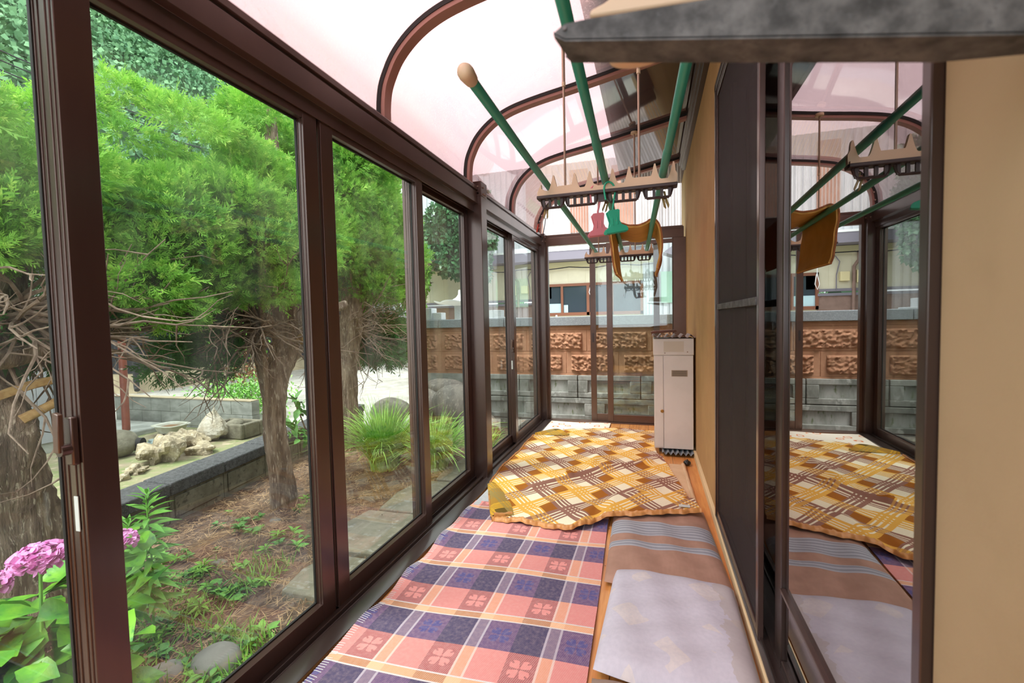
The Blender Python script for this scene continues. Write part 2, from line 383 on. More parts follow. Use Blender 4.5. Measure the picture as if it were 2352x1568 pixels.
# lattice blanket (and its darker reverse side)
def lattice(name, rev=False):
    m, t, p, o = newmat(name); MAT[name] = m
    ux, uy, uz = sepx(t, coords(t, 'UV'))
    a = (ux+.915)/.28; b = (uy-3.15)/.33
    u = a+b; v = a-b
    def half(q, seed):
        fr = q.mod(1.0); cell = q.floor(); par = cell.mod(2.0).gt(.5)
        inb = (fr-.5).abs().lt(.275); s = (fr-.225)/.55
        st = s.band(0, .28).mx(s.band(.37, .54)).mx(s.band(.64, .79)).mx(s.band(.88, 1.0))*inb
        return inb, st, par
    iu, su, pu = half(u, 0); iv, sv, pv = half(v, 1)
    cell = ((u+.5).floor()+(v+.5).floor()).mod(2.0).gt(.5)
    brown, cream, sb, sy = ('a8682a', 'f9efd2', '9c7264', 'f0b956') if not rev else ('6e5a2c', 'b58a3e', 'a08a52', 'd9a93c')
    c = mixc(t, cell, brown, cream)
    inn = iu.mx(iv); c = mixc(t, inn, c, cream)
    c = mixc(t, su, c, mixc(t, pu, sb, sy)); c = mixc(t, sv*(1-su*.5), c, mixc(t, pv, sb, sy))
    c = mixc(t, noise(t, coords(t, 'UV'), 160, 3).smooth(.35, .8)*.18, c, '7a5230')
    setin(t, p, 'Base Color', c); setin(t, p, 'Roughness', .95); setin(t, p, 'Specular IOR Level', .1)
    bump(t, p, noise(t, coords(t, 'UV'), 220, 3), .25, .004)
lattice('lattice_wool'); lattice('lattice_reverse', True)
# striped brown cushion
m, t, p, o = newmat('striped_cotton'); MAT['striped_cotton'] = m
ux, uy, uz = sepx(t, coords(t, 'UV')); q = uy+noise(t, coords(t, 'UV'), 6, 2)*.01
c = mixc(t, noise(t, coords(t, 'UV'), 9, 3).smooth(.3, .7), 'b38c79', 'a5806d')
g1 = q.band(.445, .615); g2 = q.band(.30, .365)
gc = mixc(t, ((q*210).sin()*.5+.5), '8d8f98', 'b3b6be')
c = mixc(t, g1.mx(g2), c, gc)
setin(t, p, 'Base Color', c); setin(t, p, 'Roughness', .75); bump(t, p, noise(t, coords(t, 'UV', (1, .35, 1)), 9, 3), .35, .02)
# pale cushion
m, t, p, o = newmat('pale_cotton'); MAT['pale_cotton'] = m
ux, uy, uz = sepx(t, coords(t, 'UV'))
rx = ux*.8+uy*.6; ry = uy*.8-ux*.6
k = ((rx/.19).mod(1.0)-.5).abs().lt(.24)*((ry/.23).mod(1.0)-.5).abs().lt(.27)*noise(t, coords(t, 'UV'), 4, 1).gt(.47)
c = mixc(t, k*.6, 'cfccd8', 'e2d8d0'); c = mixc(t, noise(t, coords(t, 'UV'), 60, 3).smooth(.3, .7)*.3, c, 'b4b4c2')
c = mixc(t, (ux+noise(t, coords(t, 'UV'), 10, 3)*.14).gt(.575)*.5, c, 'b9aea2')
setin(t, p, 'Base Color', c); setin(t, p, 'Roughness', .9); bump(t, p, noise(t, coords(t, 'UV'), 7, 3), .3, .015)
# white mat with orange flowers
m, t, p, o = newmat('flower_mat'); MAT['flower_mat'] = m
vo = t.nodes.new('ShaderNodeTexVoronoi'); vo.inputs['Scale'].default_value = 8; t.links.new(coords(t), vo.inputs[0])
d = X(t, vo.outputs['Distance']); n = noise(t, coords(t), 30, 2)
c = mixc(t, (d+n*.2).band(.32, .42)*noise(t, coords(t), 5, 1).gt(.45), 'f4e9d8', 'e07a3c'); c = mixc(t, (d+n*.2).lt(.16), c, 'e8a05a')
setin(t, p, 'Base Color', c); setin(t, p, 'Roughness', .9)
# mesh of the insect screen
m, t, p, o = newmat('insect_screen'); MAT['insect_screen'] = m
setin(t, p, 'Base Color', '332a2c'); setin(t, p, 'Roughness', .7)
tr = t.nodes.new('ShaderNodeBsdfTransparent'); mx = t.nodes.new('ShaderNodeMixShader'); mx.inputs[0].default_value = .35
t.links.new(p.outputs[0], mx.inputs[1]); t.links.new(tr.outputs[0], mx.inputs[2]); t.links.new(mx.outputs[0], o.inputs[0])
# pole green paint with scuffs
m, t, p, o = newmat('green_pole'); MAT['green_pole'] = m
c = mixc(t, noise(t, coords(t, 'Object', (1, .4, 1)), 26, 4).smooth(.70, .72), '2aa38e', '5a3a22')
c = mixc(t, noise(t, coords(t), 6, 3).smooth(.3, .7)*.4, c, '44b09c')
setin(t, p, 'Base Color', c); setin(t, p, 'Roughness', .38)
# =============================================================== THE ROOM
XL, XR, YF, YB = -1.30, 0.37, 5.48, -1.3
def struct(name, mb, mat, label, cat, **k):
    return tag(mb.build(name, mat, **k), label, cat, kind='structure')
struct('floor', M().box(-1.30, XR, YB, 5.50, -.03, 0), MAT['floor_planks'], 'orange-brown timber plank floor of the sunroom', 'floor')
# sill track on the left: stepped profile
pr = [(-1.40, -.06), (-1.178, -.06), (-1.178, .018), (-1.215, .024), (-1.255, .024), (-1.262, .012), (-1.272, .012), (-1.278, .030), (-1.30, .030), (-1.305, .008), (-1.33, .008), (-1.335, .030), (-1.40, .026)]
struct('trim_1', M().prism(pr, YB, 5.44), MAT['bronze_dark'], 'dark brown aluminium sliding track along the floor under the left windows', 'window track', bevel=.0015)
struct('trim_2', M().box(-1.21, XR, 5.44, 5.56, -.06, .012), MAT['bronze_light'], 'brown aluminium threshold under the far glass doors', 'threshold', bevel=.002)
struct('wall_plinth', M().box(-1.40, -1.30, YB, 5.56, -.42, -.06).box(-1.30, XR, 5.48, 5.58, -.42, -.061), MAT['concrete'], 'concrete plinth carrying the sunroom above the garden soil', 'plinth')
# head beam on the left
pr = [(-1.40, 2.10), (-1.345, 2.10), (-1.345, 2.125), (-1.30, 2.125), (-1.30, 2.085), (-1.292, 2.085), (-1.292, 2.14), (-1.262, 2.145), (-1.262, 2.228), (-1.272, 2.232), (-1.272, 2.240), (-1.258, 2.244), (-1.258, 2.268), (-1.275, 2.285), (-1.34, 2.30), (-1.40, 2.29)]
struct('trim_3', M().prism(pr, YB, 5.44), MAT['bronze'], 'long brown aluminium head beam above the left windows', 'beam', bevel=.001)
def post(n, x0, x1, y0, y1, z1, label, bolts):
    t_ = thing('trim_%d' % n, label, 'post', ((x0+x1)/2, (y0+y1)/2, 0), kind='structure')
    M().box(x0, x1, y0, y1, 0, z1).build('post_body', MAT['bronze'], t_, bevel=.003)
    M().box(x0-.004, x1+.004, y0-.004, y1+.004, z1-.10, z1+.012).build('corner_cap', MAT['bronze'], t_, bevel=.003)
    for (by, bz) in bolts:
        M().tube([(x1+.002, by, bz), (x1+.012, by, bz)], .006, 8).build('bolt', MAT['steel_bolt'], t_)
        M().tube([(x1-.02, y0-.003, bz), (x1-.02, y0-.013, bz)], .006, 8).build('bolt', MAT['steel_bolt'], t_)
post(4, -1.40, -1.235, 3.29, 3.41, 2.30, 'brown aluminium post midway along the left window wall', [(3.33, 2.27), (3.33, 2.22), (3.37, 2.22)])
post(5, -1.40, -1.23, 5.40, 5.52, 2.27, 'brown aluminium corner post between left windows and far doors', [(5.43, 2.24), (5.43, 2.19)])
post(6, -1.40, -1.235, -.18, -.06, 2.30, 'brown aluminium post at the near end of the left windows', [(-.10, 2.27)])
# sliding sashes
def sash_y(n, x, y0, y1, label, latch=None, ws=.075, z0=.028, z1=2.115, wr=.072, d=.045):
    r = thing('window_%d' % n, label, 'sliding window', (x, (y0+y1)/2, z0), kind='structure')
    fm = M().box(x-d, x, y0, y0+ws, z0, z1).box(x-d, x, y1-ws, y1, z0, z1)
    for q in (.28, .62): fm.box(x-d*q-.003, x-d*q+.003, y0-.0025, y0+.01, z0, z1).box(x-d*q-.003, x-d*q+.003, y1-ws-.0025, y1-ws+.01, z0+wr, z1-.055)
    fm.box(x-d, x-.001, y0+ws, y1-ws, z0, z0+wr).box(x-d, x-.001, y0+ws, y1-ws, z1-.055, z1)
    fm.build('sash_frame', MAT['bronze'], r, bevel=.0015)
    b = .005; g = x-d+.008
    M().box(g-.003, g+.007, y0+ws, y0+ws+b, z0+wr, z1-.055).box(g-.003, g+.007, y1-ws-b, y1-ws, z0+wr, z1-.055).box(g-.003, g+.007, y0+ws, y1-ws, z0+wr, z0+wr+b).box(g-.003, g+.007, y0+ws, y1-ws, z1-.055-b, z1-.055).build('glazing_gasket', MAT['rubber'], r)
    M().box(g-.001, g+.003, y0+ws, y1-ws, z0+wr, z1-.055).build('glass_pane', MAT['window_glass'], r)
    if latch:
        lz = latch; lx = x-.016
        lt = M().box(lx-.013, lx+.013, y0-.018, y0-.002, lz-.07, lz+.045).build('latch', MAT['bronze'], r, bevel=.004)
        M().tube([(lx, y0-.016, lz-.03), (lx, y0-.036, lz-.03)], .014, 12).build('latch_pivot', MAT['bronze'], lt)
        M().prism([(lx-.014, lz-.035), (lx+.006, lz-.035), (lx+.010, lz+.055), (lx-.010, lz+.06)], y0-.040, y0-.029).build('latch_lever', MAT['bronze_light'], lt, bevel=.002)
        tag(M().box(x-.034, x-.020, y0-.0045, y0-.003, lz-.235, lz-.15).build('paper_sticker', MAT['sticker'], r), 'pale paper sticker')
    return r
sash_y(1, -1.30, .722, 1.580, 'large window pane right of the nearest latch stile, juniper trunk and low wall behind it', latch=1.0)
sash_y(2, -1.30, 1.602, 2.475, 'window pane right of the double mullion, second juniper trunk and spiky grass behind it')
sash_y(3, -1.347, 2.40, 3.285, 'window pane just before the middle post with round boulders behind it')
sash_y(4, -1.347, -.06, .80, 'nearest window pane at the left edge with the pink hydrangea behind its glass')
sash_y(5, -1.30, 4.30, 5.395, 'last left window pane beside the corner post, with a latch and sticker on its stile', latch=1.0)
sash_y(6, -1.347, 3.415, 4.38, 'first window pane beyond the middle post on the left side')
# far wall: beam, two sliding glass doors pushed to the right, jamb, corrugated gable
struct('trim_7', M().prism([(YF-.005, 2.14), (YF+.06, 2.14), (YF+.06, 2.262), (YF+.01, 2.262), (YF+.01, 2.235), (YF-.005, 2.235)], -1.23, XR-.02, 'x'), MAT['bronze_light'], 'brown aluminium lintel above the far glass doors', 'lintel', bevel=.002)
struct('trim_8', M().box(.235, .37, YF-.01, YF+.06, 0, 2.14).box(.225, .245, YF+.01, YF+.05, 0, 2.14), MAT['bronze_light'], 'brown door jamb at the far end beside the yellow wall', 'door jamb', bevel=.002)
struct('trim_9', M().box(-1.232, -1.205, YF-.005, YF+.055, 0, 2.14), MAT['bronze_light'], 'slim brown jamb beside the far corner post', 'door jamb', bevel=.002)
def sash_x(n, y, x0, x1, label, z0=.015, z1=2.13, ws=.066, wr=.085, handle=None):
    r = thing('door_%d' % n, label, 'sliding door', ((x0+x1)/2, y, z0), kind='structure')
    d = .028
    M().box(x0, x0+ws, y, y+d, z0, z1).box(x1-ws, x1, y, y+d, z0, z1).box(x0+ws, x1-ws, y+.002, y+d, z0, z0+wr).box(x0+ws, x1-ws, y+.002, y+d, z1-.045, z1).build('door_frame', MAT['bronze_light'], r, bevel=.0015)
    M().box(x0+ws, x1-ws, y+.012, y+.016, z0+wr, z1-.045).build('glass_pane', MAT['window_glass'], r)
    if handle: M().box(x0+.022, x0+.042, y-.002, y+.004, handle-.055, handle+.055).build('recessed_handle', MAT['bronze_dark'], r)
sash_x(1, YF+.032, -.707, .087, 'rear far glass door with a recessed handle slot, its left stile at mid opening', handle=1.02)
sash_x(2, YF-.002, -.508, .30, 'front far glass door, half hidden by the white metal cabinet')
# roof profile
PRO = [(-1.318, 2.285), (-1.316, 2.36), (-1.304, 2.44), (-1.276, 2.51), (-1.232, 2.585), (-1.165, 2.655), (-1.08, 2.715), (-.98, 2.76), (-.87, 2.79), (-.72, 2.818), (-.5, 2.852), (-.2, 2.905), (.1, 2.962), (.37, 3.015)]
def catmull(P, k=4):
    P = [np.array(q) for q in P]; out = []
    for i in range(len(P)-1):
        a, b, c, d = P[max(i-1, 0)], P[i], P[i+1], P[min(i+2, len(P)-1)]
        for j in range(k):
            u = j/k; out.append(.5*((2*b)+(-a+c)*u+(2*a-5*b+4*c-d)*u*u+(-a+3*b-3*c+d)*u**3))
    return out+[P[-1]]
PR = catmull(PRO)
def normals(P):
    N = []
    for i in range(len(P)):
        t_ = P[min(i+1, len(P)-1)]-P[max(i-1, 0)]; t_ = t_/np.linalg.norm(t_); N.append(np.array([t_[1], -t_[0]]))
    return N
NR = normals(PR)
def arch(y0, y1, d0, d1):
    m_ = M(); a = [p_+n_*d0 for p_, n_ in zip(PR, NR)]; b = [p_+n_*d1 for p_, n_ in zip(PR, NR)]; n = len(a)
    vs = [(q[0], y0, q[1]) for q in a]+[(q[0], y1, q[1]) for q in a]+[(q[0], y0, q[1]) for q in b]+[(q[0], y1, q[1]) for q in b]
    fs = []
    for i in range(n-1):
        for (s0, s1) in ((0, n), (3*n, 2*n), (2*n, 0), (n, 3*n)): fs.append((s0+i, s0+i+1, s1+i+1, s1+i))
    fs += [(0, n, 3*n, 2*n), (n-1, 3*n-1, 4*n-1, 2*n-1)]
    return m_.add(vs, fs)
RY = [-.15, .97, 2.085, 3.20, 4.32, 5.455]
rl = ['nearest', 'second', 'third', 'fourth, its curve springing before the middle post', 'fifth', 'last, framing the corrugated gable']
for i, y in enumerate(RY):
    t_ = thing('trim_%d' % (10+i), 'curved brown roof rib, '+['nearest to the camera', 'second from the camera', 'springing left of the middle post, the first one in full view', 'springing at the middle post', 'springing beyond the middle post', 'at the far end, framing the corrugated gable'][i], 'roof rib', (-1.318, y, 2.285), kind='structure')
    arch(y-.030, y+.030, .0, .042).build('rib_bar', MAT['rib_metal'], t_, smooth=50, bevel=.001)
    arch(y-.034, y-.026, -.004, .020).build('rib_gasket', MAT['rubber'], t_, smooth=50)
    arch(y+.026, y+.034, -.004, .020).build('rib_gasket', MAT['rubber'], t_, smooth=50)
    if i == 5:
        for k in range(4, 26, 4):
            q = PR[k]+NR[k]*.022; M().tube([(q[0], y-.031, q[1]), (q[0], y-.040, q[1])], .009, 8).build('bolt', MAT['steel_bolt'], t_)
ce = thing('ceiling', 'curved pink translucent plastic roof over the sunroom', 'roof', (-.4, 2, 2.3), kind='structure')
for i in range(5):
    m_ = M(); ys = np.linspace(RY[i]+.024, RY[i+1]-.024, 10)
    m_.grid([[(q[0]-n_[0]*.002, y, q[1]-n_[1]*.002) for y in ys] for q, n_ in zip(PR, NR)])
    m_.build('roof_sheet', MAT['roof_sheet'], ce, smooth=60)
M().grid([[(q[0], y, q[1]) for y in np.linspace(YB, RY[0], 4)] for q in PR]).build('roof_sheet', MAT['roof_sheet'], ce, smooth=60)
# wall plate where the roof meets the house
struct('trim_16', M().prism([(.30, 2.985), (.30, 2.93), (.318, 2.93), (.318, 2.905), (.335, 2.905), (.335, 2.88), (.37, 2.88), (.37, 3.0)], YB, YF+.03), MAT['bronze_dark'], 'dark brown stepped wall plate where the roof meets the yellow wall', 'wall plate')
# gable of clear corrugated sheet
m_ = M(); G = []
pxs = np.array([p_[0] for p_ in PR]); pzs = np.array([p_[1] for p_ in PR])
for x in np.arange(-1.312, .335, .004):
    zt = float(np.interp(x, pxs, pzs))-.01; yo = YF+.02+.005*math.sin((x+1.3)*2*math.pi/.032)
    G.append([(x, yo, 2.25+(zt-2.25)*k/6) for k in range(7)])
m_.grid(G); struct('wall_gable', m_, MAT['clear_corrugated'], 'clear corrugated plastic gable above the far doors', 'gable', smooth=60)
struct('trim_17', M().box(-1.24, XR-.03, YF+.006, YF+.030, 2.255, 2.272), MAT['bronze_light'], 'thin brown bead under the corrugated gable', 'bead')
# ---- house wall on the right
hw = M(); seg = [2.93, 3.42, 3.88, 4.34, 4.80, 5.26, 5.60]
for a, b in zip(seg[:-1], seg[1:]): hw.box(XR, XR+.05, a+.0015, b-.0015, 0, 3.3)
hw.box(XR+.004, XR+.05, 2.92, 5.6, 0, 3.3).box(XR, XR+.05, 1.0, 2.93, 2.56, 3.3)
struct('wall_right', hw, MAT['wall_yellow'], 'yellow siding house wall beyond the sliding door', 'wall', bevel=.001)
struct('wall_near', M().box(XR, XR+.06, YB, .755, 0, 3.3).box(XR, XR+.06, .755, 1.0, 2.56, 3.3), MAT['wall_near'], 'beige plaster wall at the right edge of the picture', 'wall', bevel=.004)
struct('wall_back', M().box(-1.40, XR, YB-.06, YB, -.05, 1.0), MAT['wall_near'], 'low wall behind the camera', 'wall')
struct('baseboard_right', M().box(XR-.022, XR, .755, 5.45, -.0, .050), MAT['cream_sill'], 'cream sill strip along the foot of the house wall', 'sill', bevel=.002)
# door opening frame
t_ = thing('door_3', 'dark aluminium frame of the wide sliding door in the house wall', 'door frame', (XR, 1.85, .05), kind='structure')
M().box(XR-.014, XR+.10, 2.895, 2.93, .05, 2.56).build('jamb', MAT['bronze_dark'], t_, bevel=.002)
M().box(XR-.014, XR+.10, .755, .778, .05, 2.56).build('jamb', MAT['bronze_dark'], t_, bevel=.002)
M().box(XR-.014, XR+.10, .755, 2.93, 2.53, 2.575).build('head', MAT['bronze_dark'], t_, bevel=.002)
M().prism([(XR-.014, .040), (XR+.10, .040), (XR+.10, .062), (XR+.036, .062), (XR+.036, .072), (XR+.030, .072), (XR+.030, .062), (XR+.008, .062), (XR+.008, .072), (XR, .072), (XR, .062), (XR-.014, .058)], .755, 2.93).build('sill_track', MAT['bronze_dark'], t_)
t_ = thing('screen_door', 'dark insect-screen door with a pale crossbar, in front of closed curtains', 'screen door', (XR, 2.3, .06))
x0 = XR-.008
M().box(x0, x0+.02, 1.80, 1.835, .06, 2.53).box(x0, x0+.02, 2.865, 2.895, .06, 2.53).box(x0, x0+.02, 1.835, 2.865, .06, .10).box(x0, x0+.02, 1.835, 2.865, 2.49, 2.53).build('screen_frame', MAT['bronze'], t_, bevel=.002)
M().box(x0-.004, x0+.02, 1.835, 2.865, 1.285, 1.315).build('crossbar', MAT['galvanised'], t_, bevel=.002)
M().box(x0+.008, x0+.010, 1.835, 2.865, .10, 2.49).build('screen_mesh', MAT['insect_screen'], t_)
t_ = thing('glass_door', 'large reflective glass door of the house beside the beige wall', 'glass door', (XR, 1.3, .06))
x0 = XR+.032
M().box(x0, x0+.03, 1.655, 1.735, .06, 2.53).box(x0, x0+.03, .778, .850, .06, 2.53).box(x0, x0+.03, .85, 1.655, .06, .10).box(x0, x0+.03, .85, 1.655, 2.47, 2.53).build('door_frame', MAT['bronze_dark'], t_, bevel=.004)
M().box(x0-.004, x0+.012, .85, 1.655, .335, .347).build('thin_rail', MAT['bronze'], t_, bevel=.002)
M().box(x0+.010, x0+.014, .85, 1.655, .10, 2.47).build('glass_pane', MAT['door_glass'], t_)
M().box(x0-.006, x0+.0, .800, .822, .98, 1.16).build('recessed_handle', MAT['black_plastic'], t_, bevel=.002)
t_ = thing('glass_door', 'house glass door behind the insect screen, mostly hidden', 'glass door', (XR+.07, 2.3, .06))
M().box(XR+.066, XR+.092, 1.64, 1.72, .06, 2.53).box(XR+.066, XR+.092, 2.82, 2.895, .06, 2.53).build('door_frame', MAT['bronze_dark'], t_)
M().box(XR+.078, XR+.082, 1.72, 2.82, .06, 2.53).build('glass_pane', MAT['door_glass'], t_)
# curtains and dark room behind the door
def curtain(y0, y1, label):
    ys = np.linspace(y0, y1, 160); P = [[(XR+.17+.022*math.sin(y*46+math.sin(y*9)*1.5), y, z) for z in (.06, 1.3, 2.55)] for y in ys]
    tag(M().grid(P).build('curtain', MAT['curtain'], None, smooth=70), label, 'curtain')
curtain(1.70, 2.93, 'grey-brown pleated curtain seen through the insect screen'); curtain(.76, 1.10, 'grey-brown pleated curtain bunched at the near end of the glass door')
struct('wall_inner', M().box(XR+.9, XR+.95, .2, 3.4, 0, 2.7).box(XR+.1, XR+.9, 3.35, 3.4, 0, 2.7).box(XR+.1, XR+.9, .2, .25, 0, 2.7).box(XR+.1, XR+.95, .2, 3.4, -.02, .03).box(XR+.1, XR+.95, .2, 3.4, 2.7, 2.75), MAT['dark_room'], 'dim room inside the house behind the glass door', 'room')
# eave of the house above the sunroom
struct('trim_18', M().box(-.36, .9, YB, 7.2, 3.20, 3.30).box(-.40, -.36, YB, 7.2, 3.17, 3.34), MAT['plywood_dark'], 'dark timber eave of the house above the right side of the roof', 'eave')
struct('wall_upper', M().box(XR+.02, XR+.1, YB, 5.6, 3.0, 3.3).box(XR+.06, XR+.1, 5.6, 7.2, -.4, 3.2), MAT['wall_yellow'], 'yellow house wall above the roof joint', 'wall')
# =============================================================== DRYING RACKS, POLES, THINGS HANGING
def rack(xc, y, label, roof_i):
    W = .605; t_ = thing('drying_rack', label, 'drying rack', (xc, y, 1.79), group='laundry pole racks hanging from the roof')
    x0 = xc-W/2; zb = 1.815
    def top(s):
        h = .036
        for v in (.085, .475, .915): h -= .020*math.exp(-((s-v)/.045)**2)
        for v in (.34, .617): h -= .022*max(0, 1-((s-v)/.05)**2)
        for v in (.125, .285, .395, .56, .675, .85, .975): q = abs(s-v); h = max(h, .086 if q < .005 else .020+.066*max(0, 1-(q-.005)/.036)**1.7)
        if s > .985: h = .052-(s-.985)*1.2
        if s < .03: h = .016+s*1.2
        return h
    S = np.linspace(0, 1, 241)
    poly = [(x0, zb)]+[(x0+W*s, zb+top(s)) for s in S]+[(x0+W, zb)]
    body = M(); n = len(S)
    # comb as quads so that it shades cleanly
    vs = []; fs = []
    for yy in (y-.009, y+.009):
        for s in S: vs += [(x0+W*s, yy, zb), (x0+W*s, yy, zb+top(s))]
    for i in range(n-1):
        a = 2*i; b = 2*n+2*i
        fs += [(a, a+2, a+3, a+1), (b, b+1, b+3, b+2), (a+1, a+3, b+3, b+1), (a, b, b+2, a+2)]
    fs += [(0, 1, 2*n+1, 2*n), (2*n-2, 4*n-2, 4*n-1, 2*n-1)]
    body.add(vs, fs); body.box(x0+.004, x0+W-.004, y-.022, y+.022, zb-.004, zb+.006); body.build('comb_bar', MAT['beige_plastic'], t_, smooth=40)
    M().box(x0, x0+W, y-.026, y+.026, zb-.018, zb-.003).build('lower_rail', MAT['brown_plastic'], t_, bevel=.003)
    lg = M()
    for a, b, k in ((.04, .19, 3), (.225, .44, 4), (.53, .735, 4), (.785, .955, 3)):
        xa, xb = x0+W*a, x0+W*b; z0 = zb-.018; z1 = z0-.038
        lg.tube([(xa-.008, y, z0), (xa, y, z1+.010), (xa+.008, y, z1), (xb-.008, y, z1), (xb, y, z1+.010), (xb+.008, y, z0)], .0062, 6)
        for j in range(k+1):
            xx = xa+.004+(xb-xa-.008)*j/k; lg.box(xx-.006, xx+.006, y-.005, y+.005, z1, z0)
    lg.box(x0+W*.455, x0+W*.515, y-.006, y+.006, zb-.05, zb-.018)
    lg.build('hanger_rings', MAT['brown_plastic'], t_)
    for s in (.212, .745):
        rx = x0+W*s; zt = float(np.interp(rx, pxs, pzs))-.05; zj = 2.30 if roof_i == 2 else 2.36
        rd = M().tube([(rx, y, zb+.02), (rx, y, zj)], .0052, 8).tube([(rx, y, zj), (rx, y, zt)], .0075, 8); ro = rd.build('hanging_rod', MAT['rod_metal'], t_)
        M().tube([(rx, y, zj-.012), (rx, y, zj+.006)], .0085, 10).build('rod_collar', MAT['beige_plastic'], ro)
        M().tube([(rx, y, zt), (rx, y, zt+.022)], .030, 16).build('ceiling_plate', MAT['beige_plastic'], t_, bevel=.003)
    return t_
rack(-.195, 2.07, 'beige toothed drying rack nearer the camera, with brown ring rail and boot-shaped clips below', 2)
rack(-.285, 4.25, 'beige toothed drying rack at the far end, behind the hanging orange bath mat', 4)
def pole(label, P, cap=False):
    t_ = thing('laundry_pole', label, 'laundry pole', P[0], group='green laundry poles')
    P = [Vector(p) for p in P]
    a, b = P[0], P[-1]; m1 = a+(b-a)*.32
    M().tube([a, m1], .0145, 20).tube([m1, m1+(b-a)*.006, b], [.0145, .0168, .0168], 20).build('pole_tube', MAT['green_pole'], t_, smooth=60)
    if cap:
        d = (b-a).normalized()
        M().tube([a-d*.022, a-d*.0215, a-d*.017, a-d*.008, a+d*.004, a+d*.030, a+d*.040], [.003, .008, .0165, .0205, .0215, .019, .0175], 20).build('end_cap', MAT['beige_plastic'], t_, smooth=70)
    M().tube([b, b+(b-a).normalized()*.02], .0175, 16).build('end_cap', MAT['green_pole'], t_)
pole('green laundry pole on the left with a beige rounded end cap toward the camera', [(-.441, 1.09, 1.872), (-.5235, 4.62, 1.905)], True)
pole('middle green laundry pole, passing above the boot-shaped clips', [(-.150, .30, 1.893), (-.268, 4.62, 1.878)])
pole('right-hand green laundry pole close to the house wall', [(.115, .55, 1.886), (-.046, 4.62, 1.874)])
# boot-shaped clips
def clip(x, y, zt, mat, label, rot, sx=1):
    t_ = thing('laundry_clip', label, 'laundry clip', (0, 0, 0), group='boot-shaped laundry clips')
    t_['_w'] = (0, 0, 0)
    hk = []
    for k in range(15):
        q = math.radians(200-k*17.5); hk.append((math.cos(q)*.017, 0, .008+math.sin(q)*.026))
    hk = [(-.017, 0, -.018)]+hk[1:]+[(.004, 0, -.036), (.0, 0, -.048), (0, 0, -.062)]
    M().tube(hk, .0030, 8).build('hook', mat, t_, smooth=70)
    ol = [(-.021, 0), (-.017, .004), (.013, .004), (.017, 0), (.012, -.030), (.016, -.042), (.030, -.050), (.034, -.056), (.034, -.064), (-.036, -.064), (-.038, -.058), (-.032, -.050), (-.021, -.044), (-.016, -.030)]
    for k, (yo, tl) in enumerate(((-.011, .12), (.011, -.12))):
        m_ = M().prism([(a, b-.058) for a, b in ol], yo-.0015, yo+.0015)
        for (a, b) in ((-.010, -.078), (.004, -.078)): m_.tube([(a, yo*1.25, b), (a-.001, yo*1.25, b-.022)], .0016, 6)
        m_.tube([(-.035, yo*.6, -.119), (.032, yo*.6, -.119)], .0055, 10)
        m_.build('boot_jaw', mat, t_, bevel=.0008)
    M().tube([(math.cos(q)*.005, math.sin(q)*.012, -.088) for q in np.linspace(.3, 5.9, 14)], .0012, 6).build('spring', MAT['steel_bolt'], t_)
    t_.location = (x, y, zt); t_.rotation_euler = (0, rot[0], rot[1]); t_.scale = (1.42,)*3
clip(-.232, 2.068, 1.790, MAT['pink_plastic'], 'pink boot-shaped laundry clip hooked under the near rack', (-.10, .30))
clip(-.170, 2.055, 1.795, MAT['teal_plastic'], 'teal green boot-shaped laundry clip hooked beside the pink one', (-.16, .35))
def peg(x, y, z, label, tilt, mat='peg_yellow'):
    t_ = thing('clothes_peg', label, 'clothes peg', (0, 0, 0), group='old clothes pegs hanging at the rack')
    for s in (-1, 1):
        M().prism([(s*.004, 0), (s*.0085, -.004), (s*.0075, -.030), (s*.009, -.052), (s*.004, -.060), (s*.0015, -.034)], -.005, .005).build('jaw', MAT[mat], t_, bevel=.001)
    M().tube([(0, -.006, -.024), (0, .006, -.024)], .0045, 8).build('spring', MAT['steel_bolt'], t_)
    M().tube([(0, 0, .0), (.001, 0, .02), (0, 0, .034)], .0010, 5).build('string', MAT['white_paint'], t_)
    t_.location = (x, y, z); t_.rotation_euler = (0, tilt, .2); t_.scale = (1.25,)*3
peg(.047, 2.09, 1.788, 'yellowed clothes peg dangling from the right end of the near rack', -.28)
peg(-.462, 2.10, 1.790, 'yellowed clothes peg dangling from the left end of the near rack', .10)
peg(-.182, 2.12, 1.800, 'yellowed clothes peg behind the teal boot-shaped clip', .3)
m_, t2, p2, o2 = newmat('red_knot'); setin(t2, p2, 'Base Color', 'b3392a'); MAT['red_knot'] = m_
pg = bpy.data.objects['clothes_peg.001']; pg['label'] = 'yellowed clothes peg at the near rack left end, with dark cord and red knot'
M().tube([(.0, .0, -.055), (-.002, 0, -.09), (-.006, 0, -.122), (-.010, 0, -.14), (-.004, 0, -.125)], .0016, 6).build('cord_loop', MAT['wire_black'], pg).location = (0, 0, 0)
M().tube([(-.025, 0, -.078), (-.027, 0, -.095), (-.029, 0, -.11)], [.002, .004, .003], 6).build('red_knot', MAT['red_knot'], pg)
